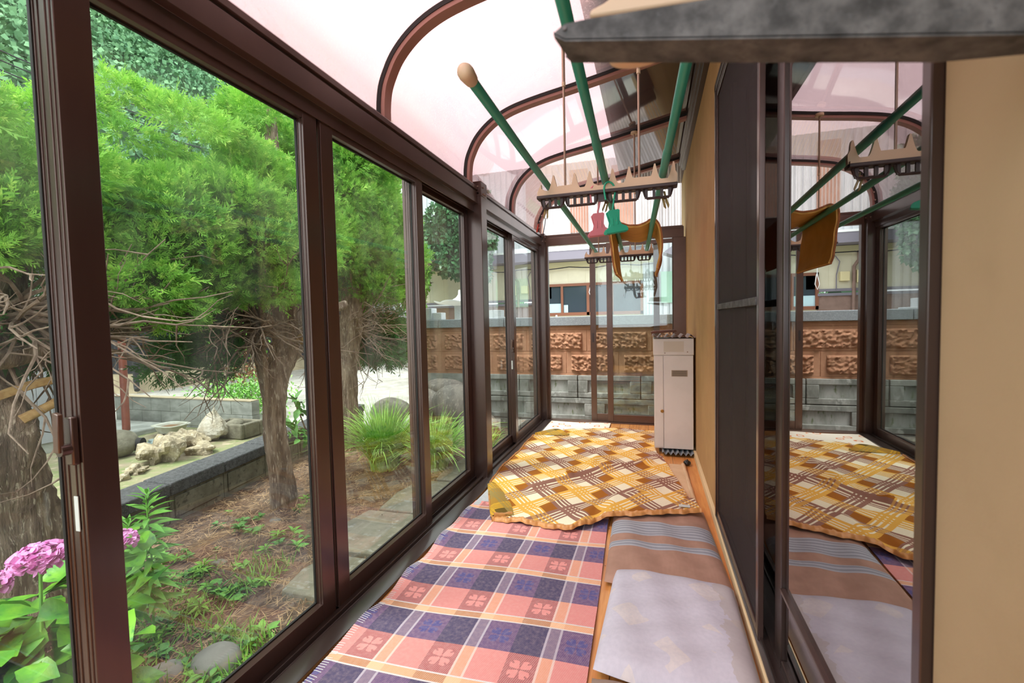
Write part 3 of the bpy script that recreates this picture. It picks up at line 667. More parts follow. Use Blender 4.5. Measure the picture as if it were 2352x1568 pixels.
# bath mat over the middle and right poles
def matstrip(off, mat, name, parent, y0=3.30, y1=3.96):
    C = [(-.222, 1.560), (-.236, 1.60), (-.250, 1.66), (-.256, 1.74), (-.262, 1.82), (-.262, 1.872), (-.252, 1.897), (-.232, 1.905), (-.205, 1.897), (-.15, 1.878), (-.10, 1.873), (-.06, 1.878), (-.02, 1.895), (.005, 1.906), (.027, 1.900), (.040, 1.872), (.052, 1.80), (.058, 1.72), (.052, 1.66), (.034, 1.60), (.028, 1.585)]
    P = catmull(C, 4); N = normals(P); th = .010; m_ = M()
    a = [p_-n_*off for p_, n_ in zip(P, N)]; b = [p_-n_*(off+th) for p_, n_ in zip(P, N)]; n = len(a)
    ys = np.linspace(y0, y1, 12)
    w_ = lambda k, y: .004*math.sin(k*.35+y*9)
    m_.grid([[(a[k][0]+w_(k, y), y+.004*math.sin(k*1.1), a[k][1]) for y in ys] for k in range(n)]); m_.grid([[(b[k][0]+w_(k, y), y+.004*math.sin(k*1.1), b[k][1]) for y in ys[::-1]] for k in range(n)])
    A = lambda k, j: k*12+j; B = lambda k, j: n*12+k*12+(11-j)
    m_.f += [(A(k, 0), B(k, 0), B(k+1, 0), A(k+1, 0)) for k in range(n-1)]+[(A(k, 11), A(k+1, 11), B(k+1, 11), B(k, 11)) for k in range(n-1)]
    m_.f += [(A(0, j), A(0, j+1), B(0, j+1), B(0, j)) for j in range(11)]+[(A(n-1, j), B(n-1, j), B(n-1, j+1), A(n-1, j+1)) for j in range(11)]
    return m_.build(name, mat, parent, smooth=60)
t_ = thing('bath_mat', 'orange-brown terry bath mat draped over the middle and right green poles', 'bath mat', (-.1, 3.6, 1.56))
matstrip(.0, MAT['mat_backing'], 'backing', t_); matstrip(.010, MAT['terry'], 'terry_pile', t_, 3.296, 3.964)
# galvanised bracket near the camera
t_ = thing('wall_bracket', 'blurred galvanised steel arm jutting from the house wall at the top right', 'bracket', (XR, .5, 1.5))
yn = .500
xs = np.linspace(-.099, .365, 40)
def zbot(x): return 1.5495-.182*(x+.0905)
rows = []
for x in xs:
    e = max(0, (-.090-x)/.009); rows.append((x, zbot(x)+.006*e*e, min(zbot(x)+.060, 1.5665-.05*max(0, x+.06))-.007*e*e))
fr = M(); vs = []; fs = []
for x, zl, zu in rows: vs += [(x, yn, zl), (x, yn, zu), (x, yn+.003, zu), (x, yn+.003, zl)]
for i in range(len(rows)-1):
    a = 4*i
    for j in range(4): fs.append((a+j, a+(j+1) % 4, a+4+(j+1) % 4, a+4+j))
fs += [(0, 1, 2, 3), (4*len(rows)-4, 4*len(rows)-1, 4*len(rows)-2, 4*len(rows)-3)]
fr.add(vs, fs); fr.build('front_flange', MAT['galvanised'], t_, bevel=.0008)
fl = M(); vs = []; fs = []
for i, (x, zl, zu) in enumerate(rows):
    k = min(1, (x+.099)/.012+.15); yb = yn+.043*k*(1-.55*max(0, (x-.26)/.10)); vs += [(x, yn, zl+.002), (x, yb, zl+.002), (x, yb, zl-.001), (x, yn, zl-.001)]
for i in range(len(rows)-1):
    a = 4*i
    for j in range(4): fs.append((a+j, a+(j+1) % 4, a+4+(j+1) % 4, a+4+j))
fl.add(vs, fs); fl.build('bottom_flange', MAT['galvanised'], t_)
M().tube([(-.070, yn+.042, zbot(-.07)+.001), (-.086, yn+.042, zbot(-.086)+.001), (-.092, yn+.042, zbot(-.09)+.006), (-.087, yn+.042, zbot(-.087)+.013)], .0020, 8).build('curled_tip', MAT['galvanised'], t_)
M().tube([(-.087, yn-.002, zbot(-.087)+.012), (-.087, yn+.001, zbot(-.087)+.012)], .0024, 10).build('rivet', MAT['bronze_dark'], t_)
M().box(XR-.006, XR, .46, .58, 1.50, 1.60).build('mounting_plate', MAT['galvanised'], t_, bevel=.003)
t_ = thing('pole_holder', 'blurred beige plastic pole holder lying along the top of the galvanised arm', 'pole holder', (.1, .56, 1.58))
M().prism([(-.050, 1.611), (-.066, 1.606), (-.066, 1.599), (-.03, 1.596), (.36, 1.572), (.36, 1.68), (-.03, 1.68), (-.040, 1.64), (-.040, 1.616)], .548, .575).build('holder_body', MAT['beige_plastic'], t_, bevel=.003)
M().blob((-.012, .572, 1.556), (.034, .014, .010), 10, .02, 4).box(-.016, -.008, .566, .578, 1.556, 1.60).build('holder_foot', MAT['beige_plastic'], t_, smooth=80)
# =============================================================== FLOOR THINGS
# plaid blanket
def blanket_grid(nu, nv, L, R, n0, n1):
    G = np.zeros((nv, nu, 3))
    for j in range(nv):
        for i in range(nu):
            s = i/(nu-1); t__ = j/(nv-1)
            y = (n0(s)*(1-t__)+n1(s)*t__); G[j, i] = (L(y)*(1-s)+R(y)*s, y, 0)
    return G
def thick(name, G, uv, mat, parent, th=.006, sub=0):
    m_ = M(); m_.grid(G, uv); n = G.shape[0]*G.shape[1]; a, b = G.shape[:2]
    G2 = G.copy(); G2[:, :, 2] -= th; m_.v += [tuple(q) for q in G2.reshape(-1, 3)]; m_.uv += [tuple(q) for q in np.asarray(uv).reshape(-1, 2)]
    m_.f = [f[::-1] for f in m_.f]
    m_.f = [f[::-1] for f in m_.f]+[(n+i*b+j, n+i*b+j+1, n+(i+1)*b+j+1, n+(i+1)*b+j) for i in range(a-1) for j in range(b-1)]
    ed = [i for i in range(b)]+[i*b+b-1 for i in range(1, a)]+[(a-1)*b+j for j in range(b-2, -1, -1)]+[i*b for i in range(a-2, 0, -1)]
    k = len(ed); m_.f += [(ed[i], n+ed[i], n+ed[(i+1) % k], ed[(i+1) % k]) for i in range(k)]
    return m_.build(name, mat, parent, smooth=70)
Lp = lambda y: float(np.interp(y, [.6, 1.25, 1.4, 1.6, 1.75, 1.95, 2.1, 2.34, 2.6, 2.9], [-1.15, -1.15, -1.165, -1.17, -1.155, -1.17, -1.16, -1.175, -1.17, -1.17]))
Rp = lambda y: float(np.interp(y, [.6, 1.5, 2.1, 2.7], [-.20, -.222, -.238, -.262]))
G = blanket_grid(110, 200, Lp, Rp, lambda s: .55, lambda s: 2.87+.02*s)
for q in G.reshape(-1, 3):
    x, y = q[0], q[1]; e = max(0, 1-(x+1.19)/.14)
    q[2] = .013+.003*math.sin(x*7+y*3)+.003*math.sin(y*11-x*5)+e*e*(.014+.012*math.sin(y*17))+.010*math.exp(-((x+1.05)/.06)**2-((y-1.6)/.07)**2)
t_ = thing('plaid_blanket', 'pink and navy plaid wool blanket with woven clover motifs, spread on the floor', 'blanket', (-.7, 1.8, 0))
thick('blanket_cloth', G, G[:, :, :2], MAT['plaid_wool'], t_)
st = M()
for k in range(150):
    y = .75+k*.0135; 
    if y > 2.85: break
    x = Lp(y)+.0; z = .02+.028
    j = int((y-.55)/(2.33)*199); q0 = G[j, 0]; q1 = G[j, 4]
    st.tube([(q0[0]-.002, q0[1], q0[2]-.004), (q0[0]+.001, q0[1], q0[2]+.002), (q1[0]-.008, q1[1]+.004, q1[2]+.002)], .0011, 4)
st.build('edge_stitching', MAT['white_paint'], t_)
# lattice blanket
Ll = lambda y: float(np.interp(y, [2.55, 2.75, 3.0, 3.18, 3.5, 4.0, 4.4, 4.66, 4.8, 5.0], [-.93, -1.02, -1.12, -1.175, -1.20, -1.195, -1.215, -1.20, -1.06, -.90]))
Rl = lambda y: float(np.interp(y, [2.88, 3.3, 4.1, 4.25, 4.5, 5.2], [.275, .215, .085, .035, .015, .015]))
near = lambda s: float(np.interp(s, [0, .12, .25, .38, .45, .52, .6, .75, 1], [2.585, 2.60, 2.595, 2.585, 2.625, 2.70, 2.735, 2.78, 2.885]))+.006*math.sin(s*60)
far = lambda s: float(np.interp(s, [0, .1, .3, .6, 1], [4.88, 4.99, 5.08, 5.10, 5.06]))
G = blanket_grid(150, 210, Ll, Rl, near, far)
UV = G[:, :, :2].copy()
def seg_d(x, y, a, b):
    ax, ay = a; bx, by = b; t__ = max(0, min(1, ((x-ax)*(bx-ax)+(y-ay)*(by-ay))/((bx-ax)**2+(by-ay)**2))); return math.hypot(x-ax-t__*(bx-ax), y-ay-t__*(by-ay)), t__
RIDG = [((-.85, 3.13), (-.62, 3.42), .030, .035), ((-.62, 3.42), (-.38, 3.66), .038, .035), ((-.38, 3.66), (-.05, 3.92), .030, .04), ((-.05, 3.92), (.06, 4.1), .02, .04),
        ((-.50, 3.72), (-.42, 4.35), .020, .04), ((-.40, 2.66), (-.36, 3.0), .022, .05), ((-.75, 2.6), (-.62, 2.95), .016, .05), ((-1.05, 3.7), (-.95, 4.0), .016, .06), ((-.1, 3.05), (.05, 3.5), .016, .06), ((-.62, 3.2), (-.35, 3.25), .012, .06), ((-.2, 4.2), (-.1, 4.6), .014, .05)]
for idx, q in enumerate(G.reshape(-1, 3)):
    x, y = q[0], q[1]; z = .031
    for a, b, h, wd in RIDG:
        d, t__ = seg_d(x, y, a, b); z += h*math.exp(-(d/wd)**2)*(1 if .02 < t__ < .98 else .8)
    z += .004*math.sin(x*13+y*5)+.003*math.sin(y*17-x*9)+.005*math.sin(y*4.1+x*6)
    r_ = max(0, min(1, (x+.36)/.12))*max(0, min(1, (3.20-y)/.16)); z += r_*r_*(3-2*r_)*.058
    q[2] = max(z, .024)
# pull the pattern slightly over the folds
for j in range(G.shape[0]):
    for i in range(G.shape[1]): UV[j, i] += (.012*math.sin(G[j, i, 1]*5), .35*(G[j, i, 2]-.02))
t_ = thing('lattice_blanket', 'yellow, cream and brown lattice-patterned blanket lying rumpled across the floor', 'blanket', (-.5, 3.8, 0))
thick('blanket_cloth', G, UV, MAT['lattice_wool'], t_, .005)
# satin binding along the near edge and the left edge
def ribbon(name, pts, wd, dirv, mat, parent, ruf=.004):
    rows = []
    for k, p_ in enumerate(pts):
        a = np.array(p_); d = np.array(dirv(k)); rz = ruf*math.sin(k*1.9)+ruf*.7*math.sin(k*.83+1)
        rows.append([a+d*wd*.55+np.array([0, 0, .004]), a+np.array([0, 0, .012+rz]), a-d*wd*.5+np.array([0, 0, .004+rz]), a-d*wd*.62+np.array([0, 0, -.010])])
    return M().grid(rows).build(name, mat, parent, smooth=60)
ribbon('satin_binding', [G[0, i]+np.array([0, .004*math.sin(i*.9), 0]) for i in range(150)], .034, lambda k: (0, 1, 0), MAT['satin'], t_, .003)
ribbon('satin_binding', [G[j, 0] for j in range(0, 185, 2)], .014, lambda k: (1, 0, 0), MAT['satin'], t_, .002)
# rolled near-left corner and folded far-left corner showing the reverse
rows = []
for k in range(26):
    s = k/25; bx, by = -1.165+.215*s, 3.14-.53*s; wd = .045+.075*math.sin(min(1, s*1.15)*math.pi*.5)
    rows.append([(bx-.012, by-.006, .012), (bx-.016, by-.008, .035), (bx+.01, by+.004, .050+.004*math.sin(k)), (bx+wd*.6, by+wd*.22, .044), (bx+wd, by+wd*.4, .034)])
rows = np.array(rows); M().grid(rows, rows[:, :, :2]*1.3).build('rolled_corner', MAT['lattice_reverse'], t_, smooth=70)
ribbon('satin_binding', [(-.945+.095*k/9, 2.60+.085*k/9+.004*math.sin(k), .050-.002*k) for k in range(10)], .030, lambda k: (-.5, .85, 0), MAT['satin'], t_, .002)
rows = np.array([[(-1.19+.30*s+.0*u, 4.66+.30*s*(1-u)+.26*u*s+(0.0)*u, .040+.020*math.sin(math.pi*s)) for u in np.linspace(0, 1, 6)] for s in np.linspace(0, 1, 14)])
rows = np.array([[(-1.19+.36*s, 4.62+.04*s+u*(.26*math.sin(math.pi*min(1, s*1.05+.0))), .036+.020*math.sin(math.pi*u*.9)) for u in np.linspace(0, 1, 6)] for s in np.linspace(0, 1, 18)])
M().grid(rows, rows[:, :, :2]*1.2).build('folded_corner', MAT['lattice_reverse'], t_, smooth=70)
fr = M()
for k in range(60):
    q = G[-1, 40+int(k*1.8)]; fr.tube([(q[0], q[1], q[2]-.002), (q[0]+random.uniform(-.006, .006), q[1]+.016, .006)], .0012, 4)
fr.build('fringe', MAT['satin'], t_)
M().box(.150, .215, 2.90, 2.935, .034, .036).build('care_label', MAT['sticker'], t_)
q = G[8, 138]; bpy.data.objects['care_label'].location.z += float(q[2])-.028
# things under and around the blanket
m_ = M(); rows = []
for j, y in enumerate(np.linspace(4.72, 5.40, 16)):
    rows.append([(x, y+.02*(x+1.2)*0, .012+.004*math.sin(x*9+y*7)) for x in np.linspace(-1.235, -.47, 20)])
rows = np.array(rows); t_ = thing('floor_mat', 'white floor mat with orange flower print, sticking out beyond the lattice blanket', 'mat', (-.85, 5.1, 0))
thick('mat_cloth', rows, rows[:, :, :2], MAT['flower_mat'], t_, .010)
rows = np.array([[(x, y,   .012+.003*math.sin(x*30+y*9)+.006*math.exp(-((x+1.14)/.03)**2)) for x in np.linspace(-1.165, -.95, 12)] for y in np.linspace(2.80, 3.36, 20)])
t_ = thing('grey_cloth', 'pale grey cloth peeking out under the left corner of the lattice blanket', 'cloth', (-1.07, 3.1, 0)); thick('cloth_sheet', rows, rows[:, :, :2], MAT['grey_cloth'], t_, .006)
t_ = thing('rolled_mat', 'flat beige quilted mat with a rolled edge between lattice blanket and house wall', 'mat', (.24, 3.4, 0))
rows = np.array([[(x0_+(x1_-x0_)*s, y, .016+.003*math.sin(y*22)) for s in np.linspace(0, 1, 8)] for y, x0_, x1_ in [(2.84+1.15*k/23, .17-.04*k/23, .262-.03*k/23) for k in range(24)]])
thick('mat_cloth', rows, rows[:, :, :2], MAT['cream_roll'], t_, .008)
M().tube([(.272-.032*k/20, 2.84+1.15*k/20, .018+.001*math.sin(k)) for k in range(21)], [.014+.0015*math.sin(k*2.1) for k in range(21)], 10).build('rolled_edge', MAT['cream_roll'], t_)
# cushions
def cushion(name, label, corners, h, mat, z0, n=46, uvs=1, seed=0, pw=4.0, cat='floor cushion'):
    rg = np.random.default_rng(seed); (a, b, c, d) = [np.array(q, float) for q in corners]   # near-left, near-right, far-right, far-left
    T = np.zeros((n, n, 3)); Bm = np.zeros((n, n, 3)); UVm = np.zeros((n, n, 2))
    for j in range(n):
        for i in range(n):
            s, t__ = i/(n-1), j/(n-1); u, v = 2*s-1, 2*t__-1
            e = ((1-abs(u)**pw)*(1-abs(v)**pw))**.5 if abs(u) < 1 and abs(v) < 1 else 0
            pinch = .012*(1-abs(u)**2)*(abs(v)**8)+0; p_ = (a*(1-s)+b*s)*(1-t__)+(d*(1-s)+c*s)*t__
            wr = .0035*math.sin(9*u+3*v+seed)+.0025*math.sin(14*v-5*u+seed*2)
            T[j, i] = (p_[0], p_[1]+(-pinch if v < 0 else pinch), z0+h*.35+h*.65*e+wr*e); Bm[j, i] = (p_[0], p_[1]+(-pinch if v < 0 else pinch), z0+h*.35*(1-e)); UVm[j, i] = (p_[0], p_[1]-a[1])
    UVm[:, :, 0] += .25
    m_ = M(); m_.grid(T, UVm); m_.grid(Bm[:, ::-1], UVm[:, ::-1])
    k = n*n
    for i in range(n-1):
        m_.f += [(i, k+n-1-i, k+n-2-i, i+1)[::1], ((n-1)*n+i, (n-1)*n+i+1, k+(n-1)*n+n-2-i, k+(n-1)*n+n-1-i)]
        m_.f += [(i*n, (i+1)*n, k+(i+1)*n+n-1, k+i*n+n-1), (i*n+n-1, k+i*n, k+(i+1)*n, (i+1)*n+n-1)]
    o_ = m_.build(name, mat, None, smooth=80, origin=(float((a[0]+c[0])/2), float((a[1]+c[1])/2), z0)); return tag(o_, label, cat)
cushion('floor_cushion', 'brown cotton floor cushion with grey stripes near the lattice blanket', [(-.222, 2.10), (.345, 2.06), (.300, 3.02), (-.240, 2.98)], .060, MAT['striped_cotton'], 0, seed=1, pw=6)
cushion('floor_cushion', 'pale lavender floor cushion with faint cream shapes, overlapping the brown striped one', [(-.205, 1.535), (.335, 1.46), (.338, 2.155), (-.178, 2.185)], .085, MAT['pale_cotton'], .002, seed=3, pw=7)
cushion('floor_cushion', 'taupe cushion edge at the bottom of the picture, in front of the lavender cushion', [(-.215, .95), (.34, .95), (.34, 1.47), (-.205, 1.515)], .045, MAT['taupe_cloth'], 0, seed=5, pw=8)
# mouse-like black thing
t_ = thing('door_stopper', 'small black rounded plastic object on the planks before the cabinet', 'stopper', (.275, 4.03, 0))
M().blob((.275, 4.03, .022), (.030, .045, .020), 10, .04, 3).build('stopper_body', MAT['black_plastic'], t_, smooth=80)
M().tube([(.275, 3.99, .03), (.276, 4.0, .046), (.276, 4.02, .05)], .006, 8).build('stopper_ridge', MAT['black_plastic'], t_)
# white metal cabinet
t_ = thing('metal_cabinet', 'tall off-white metal cabinet with a narrow side strip and brass knob against the wall', 'cabinet', (.19, 4.45, .055))
bx0, bx1, by0, by1, bz0, bz1 = .012, .352, 4.30, 4.60, .055, 1.055
M().box(bx0+.004, bx1-.004, by0+.012, by1, bz0, bz1-.01).build('cabinet_body', MAT['cabinet'], t_, bevel=.004)
M().box(bx0-.002, bx1+.002, by0-.002, by1+.002, bz1-.15, bz1).build('top_hood', MAT['cabinet'], t_, bevel=.006)
M().box(bx0+.006, bx0+.083, by0+.002, by0+.014, bz0+.01, bz1-.155).build('side_panel', MAT['cabinet'], t_, bevel=.003)
dr = M().box(bx0+.088, bx1-.004, by0-.001, by0+.014, bz0+.004, bz1-.153).build('door', MAT['cabinet'], t_, bevel=.003)
M().tube([(bx0+.072, by0+.004, .40), (bx0+.072, by0-.012, .40), (bx0+.072, by0-.018, .40)], [.012, .015, .010], 16).build('door_knob', MAT['brass'], dr)
vt = M().box(.165, .30, by0-.004, by0, .715, .772).build('vent_grille', MAT['vent'], dr, bevel=.001)
M2 = M()
for k in range(5): M2.box(.172, .293, by0-.0055, by0-.0035, .721+k*.010, .725+k*.010)
M2.build('vent_slot', MAT['vent_dark'], vt)
M().box(.10, .27, by0-.0035, by0-.002, .935, 1.03).build('tape_patch', MAT['cabinet_tape'], t_)
for q in ((.11, .925), (.30, .935)): M().tube([(q[0], by0-.002, q[1]), (q[0], by0-.006, q[1])], .006, 8).build('screw', MAT['steel_bolt'], t_)
def corr(x0_, x1_, y0_, y1_, z, pitch, amp, th, mat, name, label, along='y', tiltx=0):
    xs = np.linspace(x0_, x1_, int((x1_-x0_)/pitch*10)+1)
    T = np.array([[(x, y, z+amp*math.sin((x-x0_)*2*math.pi/pitch)+tiltx*(x-x0_)) for x in xs] for y in (y0_, (y0_+y1_)/2, y1_)])
    r = thing(name, label, 'corrugated sheet', ((x0_+x1_)/2, (y0_+y1_)/2, z-amp)); thick('sheet', T, T[:, :, :2], mat, r, th); return r
corr(.0, .365, 4.25, 4.62, 1.078, .062, .014, .003, MAT['corrugated_plastic'], 'corrugated_sheet', 'small piece of brown corrugated plastic lying on top of the white cabinet')
corr(.08, .36, 4.235, 4.60, .035, .042, .012, .004, MAT['corrugated_grey'], 'corrugated_sheet', 'blue-grey corrugated sheet under the white cabinet')
for k in range(3): M().box(.06+.1*k, .12+.1*k, 4.40, 4.60, .0, .024).build('support_batten', MAT['wood_piece'], t_)
tag(M().prism([(-.005, 1.098), (.19, 1.112), (.215, 1.118), (.20, 1.132), (.02, 1.124), (-.01, 1.118)], 4.30, 4.44).build('wood_offcut', MAT['wood_piece'], None, bevel=.003), 'dark red-brown wooden offcut resting on the corrugated piece', 'wood offcut')
# =============================================================== OUTSIDE: GROUND
GZ = -.40
def nz(x, y, f=1.0): return math.sin(x*1.7*f+y*.9*f)*.5+math.sin(y*2.3*f-x*1.1*f+1.3)*.3+math.sin(x*5.1*f+y*4.3*f)*.2
P = np.array([[(x, y, GZ+.018*nz(x, y, 1.3)+.006*nz(x*4, y*4)) for x in np.linspace(-4.9, -1.40, 90)] for y in np.linspace(-3, 7.4, 200)])
tag(M().grid(P).build('garden_ground', MAT['soil'], smooth=80, origin=(-3, 2, GZ)), 'bare brown garden soil between the sunroom and the low wall', 'ground', kind='structure')
P = np.array([[(x, y, GZ+.01*nz(x, y)) for x in np.linspace(-1.45, 6, 10)] for y in np.linspace(5.6, 7.4, 8)])
tag(M().grid(P).build('far_ground', MAT['soil'], smooth=80), 'strip of ground between the far doors and the block wall', 'ground', kind='structure')
tag(M().box(-60, 40, -40, 90, -.62, -.44).build('terrain', MAT['gravel'], origin=(0, 20, -.62)), 'grey village ground far around the house', 'ground', kind='structure')
# driveway: rises gently away
P = np.array([[(x, y, -.39+max(0, y-8)*.012) for x in np.linspace(-26, -3.62, 40)] for y in np.linspace(5.0, 26, 40)])
tag(M().grid(P).build('driveway', MAT['gravel'], smooth=80), 'pale gravel and concrete driveway beyond the garden', 'driveway', kind='structure')
P = np.array([[(x-.17*(y-2.4)*s, y, -.24+.015*nz(x, y, 2)) for x, s in [(-7.2, 0), (-6.6, .1), (-6, .3), (-5.4, .5), (-4.8, .8), (-4.3, .9), (-3.93, 1)]] for y in np.linspace(-3, 5.0, 50)])
tag(M().grid(P).build('neighbour_yard', MAT['yard'], smooth=80), 'sandy mossy ground of the neighbouring yard behind the low wall', 'ground', kind='structure')
# low wall with dark cap
lx = lambda y: -3.80-.17*(y-2.4)
t_ = thing('low_wall', 'low concrete block garden wall with a dark rough cap running past the juniper trunks', 'low wall', (lx(2), 2, GZ))
def slant(m_, y0, y1, o0, o1, z0, z1):
    vs = []
    for y in (y0, y1):
        for o_, z in ((o0, z0), (o1, z0), (o1, z1), (o0, z1)): vs.append((lx(y)+o_, y, z))
    return m_.add(vs, [(0, 1, 2, 3), (7, 6, 5, 4), (0, 4, 5, 1), (1, 5, 6, 2), (2, 6, 7, 3), (3, 7, 4, 0)])
b = M(); cp = M(); pn = M()
y = -2.6; k = 0
while y < 6.0:
    slant(b, y+.004, y+.586, -.13, 0, GZ-.02, -.145); slant(pn, y+.05, y+.54, 0, .012, GZ+.05, -.175)
    slant(cp, y+.003, y+.587, -.30, .030, -.150, -.045+.004*(k % 2)); y += .59; k += 1
slant(b, -2.6, 6.0, -.12, -.006, GZ-.02, -.15)
b.build('block_course', MAT['block_grey'], t_, bevel=.004); pn.build('raised_panels', MAT['block_grey'], t_, bevel=.006); cp.build('wall_cap', MAT['cap_stone'], t_, bevel=.012)
slabm = M(); 
for i, (x0_, x1_, y0_, y1_, z) in enumerate([(-2.20, -1.60, 2.15, 2.62, .045), (-2.36, -1.60, 2.65, 3.32, .055), (-2.30, -1.58, 3.35, 4.10, .05), (-2.15, -1.5, 4.15, 4.9, .05)]):
    q = M(); n = 10
    q.prism([(x0_+random.uniform(0, .04), y0_), (x1_, y0_+.01), (x1_+.02, (y0_+y1_)/2), (x1_, y1_), (x0_+.03, y1_-.02), (x0_-.02, (y0_+y1_)/2)], GZ-.03, GZ+z, 'z')
    tag(q.build('stone_slab', MAT['slab'], bevel=.012), ['weathered grey stone slab nearest the camera along the window foot', 'second weathered slab from the camera along the window foot', 'third weathered slab from the camera, before the spiky grass', 'weathered slab beside the spiky grass'][i], 'stone slab', 'stone slabs along the windows')
# =============================================================== far boundary wall
WY = 6.60
t_ = thing('boundary_wall', 'tall boundary wall of rough brown blocks over grey blocks, capped with granite', 'boundary wall', (-1.3, WY, GZ))
def rough_panel(x0_, x1_, z0, z1, seed):
    rg = np.random.default_rng(seed); nx, nz_ = max(6, int((x1_-x0_)/.014)), max(6, int((z1-z0)/.014))
    H = rg.normal(0, 1, (nz_, nx)); 
    for _ in range(1): H = H+np.roll(H, 1, 0)*.6+np.roll(H, 1, 1)*.9+np.roll(np.roll(H, 1, 0), -1, 1)*.5
    H = H/H.std()
    G = np.zeros((nz_, nx, 3))
    for j in range(nz_):
        for i in range(nx):
            e = min(i, nx-1-i, j, nz_-1-j); G[j, i] = (x0_+(x1_-x0_)*i/(nx-1), WY-.004-(0 if e == 0 else .022+.013*H[j, i]), z0+(z1-z0)*j/(nz_-1))
    return G
bb = M(); rp = M(); CO = .335
for r_, (z0, off) in enumerate(((.775, 0), (.450, .62))):
    x = -3.60-.0; xs_ = [-3.60]
    j0 = [-3.60, -3.216, -2.40, -1.80, -.90, 0.0, .9, 1.8] if r_ == 0 else [-3.60, -3.22, -2.35, -1.86, -1.20, -.45, .2, 1.0, 1.8]
    for a, b_ in zip(j0[:-1], j0[1:]):
        bb.box(a+.004, b_-.004, WY, WY+.15, z0+.004, z0+.318); rp.grid(rough_panel(a+.07, b_-.07, z0+.035, z0+.275, int(a*100)+900+r_)) if b_-a > .25 else None
bb.box(-3.60, 3.0, WY+.006, WY+.15, .44, 1.15).box(-3.60, 3.0, WY-.002, WY+.15, 1.095, 1.152).box(-3.60, 3.0, WY, WY+.15, .425, .452)
bb.build('brown_block_courses', MAT['brown_block'], t_, bevel=.004); rp.build('rough_faces', MAT['brown_block'], t_, smooth=80)
gb = M(); gr = M(); zc = .428
for r_ in range(3):
    z1 = zc-r_*.335; z0 = z1-.325; x = -2.36+(.40 if r_ % 2 else .0)-.02
    x = {0: -2.36, 1: -2.12, 2: -2.36}[r_]-.44
    while x < 1.8:
        x1_ = x+.872; a, b_ = max(x, -2.62), x1_
        if b_ > a+.2:
            # recessed panel block: frame of four bars around a sunk face
            gb.box(a, b_, WY-.03, WY+.12, z0, z0+.075).box(a, b_, WY-.03, WY+.12, z1-.075, z1).box(a, a+.14, WY-.03, WY+.12, z0+.075, z1-.075).box(b_-.14, b_, WY-.03, WY+.12, z0+.075, z1-.075)
            gr.box(a+.14, b_-.14, WY+.012, WY+.1, z0+.075, z1-.075)
        x += .884
gb.build('grey_block_courses', MAT['grey_block'], t_, bevel=.008); gr.build('sunken_faces', MAT['grey_block_recess'], t_)
M().box(-2.60, 3.0, WY+.02, WY+.14, -.6, .43).build('joint_mortar', MAT['block_grey'], t_)
cq = M(); x = -3.66
for L_ in (.42, 1.1, 1.35, 1.3, 1.3, 1.3): cq.box(x+.003, x+L_-.003, WY-.05, WY+.20, 1.152, 1.283); x += L_
cq.build('granite_coping', MAT['granite'], t_, bevel=.008)
M().box(-3.62, -2.62, WY+.0, WY+.14, -.5, .44).build('rendered_footing', MAT['concrete'], t_, bevel=.01)
tag(M().box(-3.66, -3.47, WY-.02, WY+.17, 1.284, 1.47).box(-3.47, -3.36, WY-.02, WY+.17, 1.284, 1.470).box(-3.36, -3.20, WY, WY+.17, 1.284, 1.395).build('granite_block', MAT['granite_light'], bevel=.006), 'pale granite blocks stacked on the left end of the granite coping', 'granite block')
tag(M().box(-2.44, -2.20, WY, WY+.17, 1.300, 1.41).box(-2.62, -2.08, WY-.01, WY+.18, 1.284, 1.302).build('granite_block', MAT['granite_light'], bevel=.005), 'small pale granite block on the coping right of the middle post', 'granite block')
# boulders
for i, (c_, r_, lb) in enumerate([((-3.28, 6.28, -.04), (.26, .24, .26), 'grey round boulder half hidden by the narrow mullion, left of the largest'),
                                  ((-2.80, 6.22, -.02), (.42, .30, .34), 'largest streaky round boulder under the brown wall'),
                                  ((-2.38, 5.95, -.28), (.30, .26, .26), 'low round boulder right of and in front of the largest'),
                                  ((-3.95, 6.2, -.16), (.32, .26, .24), 'round boulder at the left end of the boundary wall'),
                                  ((-3.05, 6.38, .24), (.34, .16, .14), 'rough stone wedged on top of the boulders under the brown blocks')]):
    tag(M().blob(c_, r_, 16, .10, 20+i).build('boulder', MAT['boulder'], smooth=80), lb, 'boulder', 'round boulders below the boundary wall')
# =============================================================== neighbouring yard things
t_ = thing('tuff_block', 'grey porous stone block with a round dark hole', 'stone block', (-6.05, 3.75, -.24))
M().blob((-6.05, 3.66, -.10), (.24, .22, .16), 12, .10, 41).build('block_body', MAT['tuff'], t_, smooth=80)
M().tube([(-5.90, 3.80, -.13), (-5.83, 3.84, -.13)], .075, 18).build('round_hole', MAT['rubber'], t_)
rocks = [((-5.72, 3.98, -.15), (.22, .08, .045), 'rock_blue', 'smooth blue-grey stone leaning between the hole block and the tan rock', .15, 51),
         ((-5.28, 3.66, -.13), (.20, .22, .15), 'rock_tan', 'large tan rock with a chipped hollow behind the low wall', .45, 52),
         ((-5.56, 4.16, -.15), (.27, .17, .12), 'rock_tan', 'long flat-topped tan rock left of the white pointed stone', .40, 53),
         ((-5.16, 4.04, -.20), (.16, .13, .07), 'rock_tan', 'small flat tan rock lying against the wall cap', .40, 54),
         ((-5.08, 3.26, -.21), (.11, .10, .06), 'rock_tan', 'small mossy rock at the left end of the rock row', .35, 55),
         ((-4.98, 3.05, -.22), (.09, .08, .045), 'rock_tan', 'small pale rock beside the nearest window stile', .35, 56),
         ((-5.42, 4.74, -.08), (.12, .10, .07), 'tuff', 'smooth grey stone lying in the stone trough', .05, 57)]
